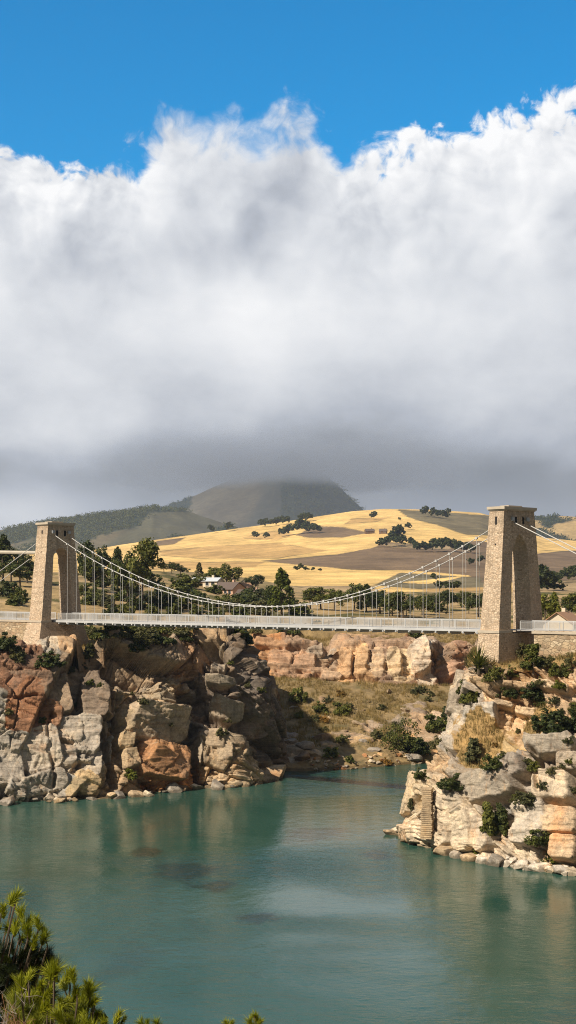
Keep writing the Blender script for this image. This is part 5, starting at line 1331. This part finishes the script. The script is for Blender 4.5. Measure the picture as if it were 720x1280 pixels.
for k in range(70):
    px = rs.uniform(386, 530); d = fS(px) + rs.uniform(-1.2, 5); py = HOR + F * (EYE - max(0, (d - fS(px)) * .25)) / d
    p_ = on(PS, px, py); sz = rs.uniform(.14, .42)
    boulder('shore_stone', 'small pale stone on the gravel shore of the cove', p_ + np.array([0, 0, .05]), (sz * 1.3, sz, sz * .8), rs.choice(['tan', 'cream', 'cream', 'orange', 'grey']) + '_rock', 100 + k, 'stones on the gravel shore of the cove')
BH_ = [(489, 'tan', .75, -1.5, 'tan stone at the very tip of the low spit'), (495, 'cream', .9, -1.0, 'cream stone second from the tip of the low spit'), (502, 'tan', .7, -.8, 'tan stone where the spit meets the headland'), (560, 'tan', 1.2, -.6, 'flat tan boulder at the foot of the cream wall'), (575, 'grey', .9, -.6, 'grey boulder at the foot of the cream wall'), (590, 'tan', 1.0, -.6, 'tan boulder by the trailing bright bush'), (612, 'white', 1.3, -.4, 'large white boulder right of the trailing bright bush'), (618, 'grey', 1.2, -1.0, 'flat grey boulder in front of the large white one'),
       (634, 'white', .8, -.4, 'white boulder left of the rusty waterline bush'), (652, 'white', .9, -.5, 'white boulder right of the rusty waterline bush'), (664, 'white', .8, -.2, 'white boulder below the broad bush'), (676, 'white', 1.0, -.5, 'broad white boulder in the middle of the white heap'), (690, 'cream', .8, -.6, 'cream boulder beside the light green bush'), (704, 'white', 1.0, -.3, 'white boulder under the orange block'), (715, 'cream', .9, -.7, 'cream boulder at the picture edge of the headland shore')]
for k, (px, mt, sz, off, lb) in enumerate(BH_):
    q = shore(px, fH, off, .12) if px > 500 else at(px, HOR + F * 25.85 / (150.5 - (px < 492)), 150.5 - (px < 492))
    boulder('boulder', lb, q, (sz * 1.3, sz, sz * .72), mt + '_rock', 70 + k)
for k in range(46):
    px = rs.uniform(596, 722); d = fH(px) + rs.uniform(-1.3, .8); sz = rs.uniform(.16, .42)
    boulder('shore_stone', 'small white stone heaped along the headland waterline', np.array([(px - 360) / F * d, d, max(.05, .35 * (d - fH(px) + 1))]), (sz * 1.3, sz, sz * .8), rs.choice(['white', 'white', 'cream', 'tan']) + '_rock', 300 + k, 'white stones along the headland waterline')
for k in range(40):
    px = rs.uniform(0, 350); d = fL(px) + rs.uniform(-2.6, -.8); sz = rs.uniform(.22, .6)
    boulder('shore_stone', 'small stone at the waterline under the shaded cliff', np.array([(px - 360) / F * d, d, .08]), (sz * 1.4, sz, sz * .7), rs.choice(['tan', 'grey', 'grey', 'cream']) + '_rock', 400 + k, 'stones along the shaded cliff waterline')
for k in range(22):                                   # loose rocks lying on the dry slope of the cove
    px, py = rs.uniform(360, 545), rs.uniform(862, 932); sz = rs.uniform(.3, .8)
    boulder('slope_rock', 'weathered rock lying on the dry cove slope', on(PS, px, py), (sz * 1.4, sz, sz * .65), rs.choice(['tan', 'grey', 'brown', 'tan']) + '_rock', 500 + k, 'rocks strewn on the dry cove slope')
for k in range(16):
    px, py = rs.uniform(365, 545), rs.uniform(858, 930)
    plant('shrub', 'shrub', 'small shrub growing on the dry cove slope', on(PS, px, py) - np.array([0, 0, .1]), 'bush', rs.uniform(.7, 1.5), rs.choice(['leaf', 'leaf_olive', 'leaf_olive', 'leaf_dry']), k % 5, 'small shrubs on the dry cove slope', 50, .15, 1.9, 1.2, 'stem')
for k in range(24):
    px = rs.uniform(590, 722); py = rs.uniform(826, 1000)
    plant('shrub', 'shrub', 'small shrub rooted in a crack of the headland', on(PH, px, py) - np.array([0, 0, .08]), 'bush', rs.uniform(.4, .95), rs.choice(['leaf', 'leaf_olive', 'leaf_olive', 'leaf_bright', 'leaf_dry']), k % 5, 'small shrubs in the cracks of the headland', 64, .10, 1.9, 1.25, 'stem')
for k in range(16):
    px = rs.uniform(0, 330); py = rs.uniform(825, 930)
    plant('shrub', 'shrub', 'small dusty shrub rooted in a crack of the shaded cliff', on(PL, px, py) - np.array([0, 0, .08]), 'bush', rs.uniform(.5, 1.0), rs.choice(['leaf', 'leaf_olive', 'leaf_olive']), k % 5, 'small shrubs in the cracks of the shaded cliff', 50, .15, 1.9, 1.2, 'stem')
# ribbed rock stair in the corner of the headland
st = MB(); r_ = random.Random(4)
front = lambda px, py: min((on(PH, px + a, py + b)[1] for a in (-6, -3, 0, 3, 6) for b in (-8, 0, 8)))
p0 = at(534, 1047, front(534, 1042)); p1 = at(535, 986, min(front(535, 986), p0[1] + 1.6))
for k in range(26):
    f_ = k / 25; c = p0 * (1 - f_) + p1 * f_
    st.box((c[0] + r_.uniform(-.05, .05), c[1] + .18 - .1 * r_.random(), p0[2] + (p1[2] - p0[2]) * f_), (.55 - .1 * f_ + r_.uniform(-.05, .05), .62, abs(p1[2] - p0[2]) / 26 * .40), ((.96, -.28, 0), (.28, .96, 0), (r_.uniform(-.03, .03), 0, 1)))
tag(st.build('rock_stair', M['tan_rock']), 'ribbed stack of thin stone courses like a stair in the cream corner of the headland', 'rock stair')

# ------------------------------------------------------------------ houses
def house(name, label, px, d, L, W, H, rh, rz, wm, rm, lift=0.0, cat='house', tilt=0.0):
    g = ground_pt(px, d, 0.2); e = empty(name, g + np.array([0, 0, lift]), rz); e.rotation_euler = (tilt, 0, rz); tag(e, label, cat)
    b = MB(); b.box((0, 0, H / 2 - 1), (L / 2, W / 2, H / 2 + 1))
    b.add([(-L / 2, -W / 2, H), (-L / 2, W / 2, H), (-L / 2, 0, H + rh - .05), (L / 2, -W / 2, H), (L / 2, W / 2, H), (L / 2, 0, H + rh - .05)], [(0, 1, 2), (3, 5, 4)])
    b.build('wall', M[wm], e)
    r = MB()
    for sg in (-1, 1):
        n = np.array([0, sg * rh, W / 2]); n /= np.linalg.norm(n); s_ = np.array([0, sg * W / 2, -rh]); sl_ = np.linalg.norm(s_) ; s_ /= sl_
        r.box(np.array([0, sg * W / 4, H + rh / 2]) + n * .06 + s_ * .2, (L / 2 + .35, sl_ / 2 + .22, .06), ((1, 0, 0), s_, n))
    rf = r.build('roof', M[rm], e)
    c = MB(); c.box((L * .22, .3, H + rh + .1), (.3, .3, .6)); c.build('chimney', M[wm], rf)
    dn = MB(); dn.box((-L * .12, -W / 2 - .03, 1.0), (.45, .05, 1.0)); dn.build('door', M['wood'], e)
    for x in (-L * .34, L * .12, L * .34):
        wf = MB(); wf.box((x, -W / 2 - .02, H * .58), (.5, .06, .55)); o = wf.build('window', M['white'], e)
        gl = MB(); gl.box((x, -W / 2 - .085, H * .58), (.41, .012, .46)); gl.build('pane', M['glass'], o)
    return e
house('shed', 'long shed with a pale sheet metal roof on the slope over midspan', 259, 378, 7.5, 3.6, 1.6, .8, R(-24), 'cream_wall', 'metal_roof', .2, 'shed')
house('house', 'pink walled house with a dark tilted roof below the metal roofed shed', 287, 372, 6.8, 4.6, 1.7, 1.5, R(-42), 'pink_wall', 'dark_roof', .2, 'house', R(4))
house('house', 'tumbledown house with the darkest sagging roof beside the bright green pine', 313, 362, 6.2, 4.2, 1.5, 1.3, R(-20), 'pink_wall', 'dark_roof', .1, 'house', R(-5))
house('house', 'small tan lean house between the two dark roofs', 300, 388, 5.5, 4.0, 2.0, 1.2, R(30), 'cream_wall', 'tile_roof', .1)
house('house', 'cream gabled house with a tan roof beyond the pointed arch tower', 704, 232, 5.6, 5.0, 1.5, 1.7, R(60), 'cream_wall', 'tile_roof', -.3)
house('barn', 'tiny brown barn on the golden hill near the tall tree', 462, hill_d(462, 667), 10, 6, 3, 2.5, R(10), 'wood', 'dark_roof', 0, 'barn')
house('barn', 'second tiny brown barn on the golden hill, the one farther uphill', 479, hill_d(479, 667), 8, 6, 3, 2.5, R(-15), 'wood', 'dark_roof', 0, 'barn')
#@@FORE
# ------------------------------------------------------------------ foreground pines on the near bank
def needles(r, tips, dirs, n, ln, spread, w=.0034):
    """a bottle-brush of needles along the last stretch of each shoot"""
    k = len(tips)
    p = np.repeat(tips, n, 0); d = np.repeat(dirs, n, 0); back = r.uniform(0, .13, k * n)[:, None]
    p = p - d * back
    q = r.normal(size=p.shape); q -= (q * d).sum(1, keepdims=True) * d; q /= np.linalg.norm(q, axis=1, keepdims=True)
    v = d * r.uniform(.55, 1.1, (k * n, 1)) + q * spread * r.uniform(.5, 1.1, (k * n, 1)); v /= np.linalg.norm(v, axis=1, keepdims=True)
    L_ = ln * r.uniform(.6, 1.25, (k * n, 1)) * np.repeat(r.uniform(.6, 1.25, k), n)[:, None]; s = np.cross(v, r.normal(size=v.shape)); s /= np.linalg.norm(s, axis=1, keepdims=True)
    V = np.stack([p - s * w, p + s * w, p + v * L_], 1).reshape(-1, 3)
    return V


def pine(name, label, shoots, d, base, dark_frac, seed, n=85, ln=.085, extra=0, young='needle', inner='needle_dark'):
    """shoots: (px, py) of shoot tips at about d metres; every shoot hangs on a bough that joins the trunk at base"""
    r = np.random.default_rng(seed); base = np.array(base, float); e = empty(name, base); tag(e, label, 'pine')
    br = MB(); T, Dv, B2 = [], [], []
    for (px, py) in shoots:
        tip = at(px, py, d + r.uniform(-.5, .5)); root = base + np.array([0, 0, max(.3, (tip[2] - base[2]) * r.uniform(.35, .6))])
        mid = root * .45 + tip * .55 - np.array([0, 0, .18])
        near = tip - np.array([r.normal(0, .03), r.normal(0, .03), .12])
        br.tube([root - base, mid - base, near - base, tip - base], .018, 5, .005)
        dr = tip - near; dr = dr + r.normal(0, .05, 3); dr /= np.linalg.norm(dr); T.append(tip - base); Dv.append(dr)
        for _ in range(extra):
            f_ = r.uniform(.15, .9); c = mid * (1 - f_) + near * f_ + r.normal(0, .07, 3); dd_ = dr * .6 + r.normal(0, .5, 3); dd_ /= np.linalg.norm(dd_); B2.append((c - base, dd_))
    tr = MB(); top = base[2] + np.mean([t_[2] for t_ in T]) * .8 - 0
    tr.tube([(0, 0, -1.2), (.05, 0, 1.0), (.02, .05, max(1.2, top - base[2]))], .09, 8, .03); tr.build('trunk', M['bark'], e); br.build('bough', M['bark'], e)
    T, Dv = np.array(T), np.array(Dv); k = int(len(T) * dark_frac)
    V = needles(r, T, Dv, n, ln, .8); link('young_needles', mesh_np('young_needles', V, np.arange(len(V)).reshape(-1, 3)), e, M[young])
    if B2:
        V = needles(r, np.array([b[0] for b in B2]), np.array([b[1] for b in B2]), n, ln * 1.15, 1.0); link('inner_needles', mesh_np('inner_needles', V, np.arange(len(V)).reshape(-1, 3)), e, M[inner])
    return e
rp = random.Random(8)
bank = lambda px, d: np.array([(px - 360) / F * d, d, 24.3 - .52 * (d - 1)])
up = [(14, 1122), (22, 1118), (4, 1134), (25, 1138), (38, 1150), (46, 1148), (52, 1158), (56, 1170), (20, 1155), (28, 1172), (44, 1172), (10, 1160), (-6, 1148), (34, 1160), (2, 1196), (-12, 1130), (-14, 1170)]
pine('pine_tree', 'dark needled pine with yellow tipped boughs reaching in over the water', up, 14.5, bank(-70, 14.5), .4, 41, 220, .11, 8)
dk_ = [(30, 1205), (44, 1200), (56, 1198), (64, 1204), (48, 1215), (36, 1222), (20, 1212), (70, 1202), (10, 1206), (24, 1226), (58, 1218)]
pine('pine_tree', 'shaded black green pine bough between the yellow tipped one and the bright young pine', dk_, 15.5, bank(-20, 15.5), 1, 42, 190, .12, 7, 'needle_dark')
yb = [(x, y) for x, y in [(62, 1215), (70, 1212), (86, 1218), (90, 1214), (78, 1230), (110, 1230), (114, 1236), (96, 1236), (64, 1236), (52, 1230), (46, 1242), (120, 1250), (104, 1250), (90, 1252), (76, 1250), (60, 1256), (36, 1250), (28, 1262), (44, 1266), (70, 1268), (86, 1272), (104, 1268), (122, 1266), (130, 1278), (20, 1246), (114, 1282), (56, 1282), (34, 1284), (14, 1276), (98, 1290), (76, 1292), (128, 1296), (24, 1225), (40, 1215)]]
M['needle_mid'] = mat_leaf('pine_needle_mid', (0.06, 0.085, 0.012), (0.22, 0.24, 0.024), 0.2, 0.45)
pine('pine_sapling', 'bright yellow green young pine filling the lower corner', yb, 13.0, bank(60, 13.0), .3, 43, 300, .115, 6, 'needle', 'needle_mid')
pine('pine_sapling', 'single small shoot poking up from the bottom edge left of midpicture', [(150, 1266), (156, 1272)], 13.2, bank(152, 13.2), .3, 44, 200, .075, 2)
pine('pine_sapling', 'low pair of shoots just right of the single small shoot', [(184, 1276), (196, 1278), (176, 1279)], 13.0, bank(186, 13.0), .3, 45, 200, .075, 2)
pine('pine_sapling', 'dark shoot cluster at the bottom edge nearest midpicture', [(318, 1269), (312, 1276), (326, 1276), (282, 1277), (290, 1278)], 13.4, bank(306, 13.4), .3, 46, 200, .075, 2)
for nm, lb, mt, seed, cx, cy, n_ in (('dead_shrub', 'bare grey dead shrub tangled at the picture corner', 'dead_wood', 51, 4, 1244, 7), ('dead_shrub', 'reddish brown dry stems in front of the bright young pine', 'twig', 52, 22, 1290, 18)):
    r = np.random.default_rng(seed); d = 12.0; base = bank(cx - 6, d); e = MB(); 
    for k in range(n_):
        tip = at(cx + r.normal(0, 20 if n_ > 5 else 4), cy + r.uniform(-22, 30) - (12 if n_ < 5 else 0), d + r.uniform(-.4, .4)); root = at(cx + r.normal(0, 8), 1330, d); m_ = (root + tip) / 2 + r.normal(0, .06, 3); m2 = (m_ + tip) / 2 + r.normal(0, .04, 3)
        e.tube([base - base, root - base, m_ - base, m2 - base, tip - base], .0045, 5, .0015)
        for _ in range(5):
            f_ = r.uniform(.2, .95); c = m_ * (1 - f_) + tip * f_; e.tube([c - base, c + r.normal(0, .05, 3) + np.array([0, 0, .05]) - base, c + r.normal(0, .06, 3) + np.array([0, 0, .10]) - base], .0028, 4, .001)
    o = e.build(nm, M[mt]); o.location = tuple(base); tag(o, lb, 'shrub')

# ------------------------------------------------------------------ air
hz = MB(); hz.box((0, 4600, 262), (3400, 4850, 270)); 
mh = bpy.data.materials.new('air'); mh.use_nodes = True; t = NT(mh.node_tree); t.n.remove(t.n['Principled BSDF'])
pv = t.node('ShaderNodeVolumePrincipled'); pv.inputs['Color'].default_value = (0.62, 0.76, 1.0, 1); pv.inputs['Density'].default_value = 6.5e-5; pv.inputs['Anisotropy'].default_value = 0.2
t.l.new(pv.outputs[0], t.n['Material Output'].inputs['Volume'])
ho = hz.build('haze', mh); ho['kind'] = 'stuff'; ho['label'] = 'thin blue haze over the whole valley'
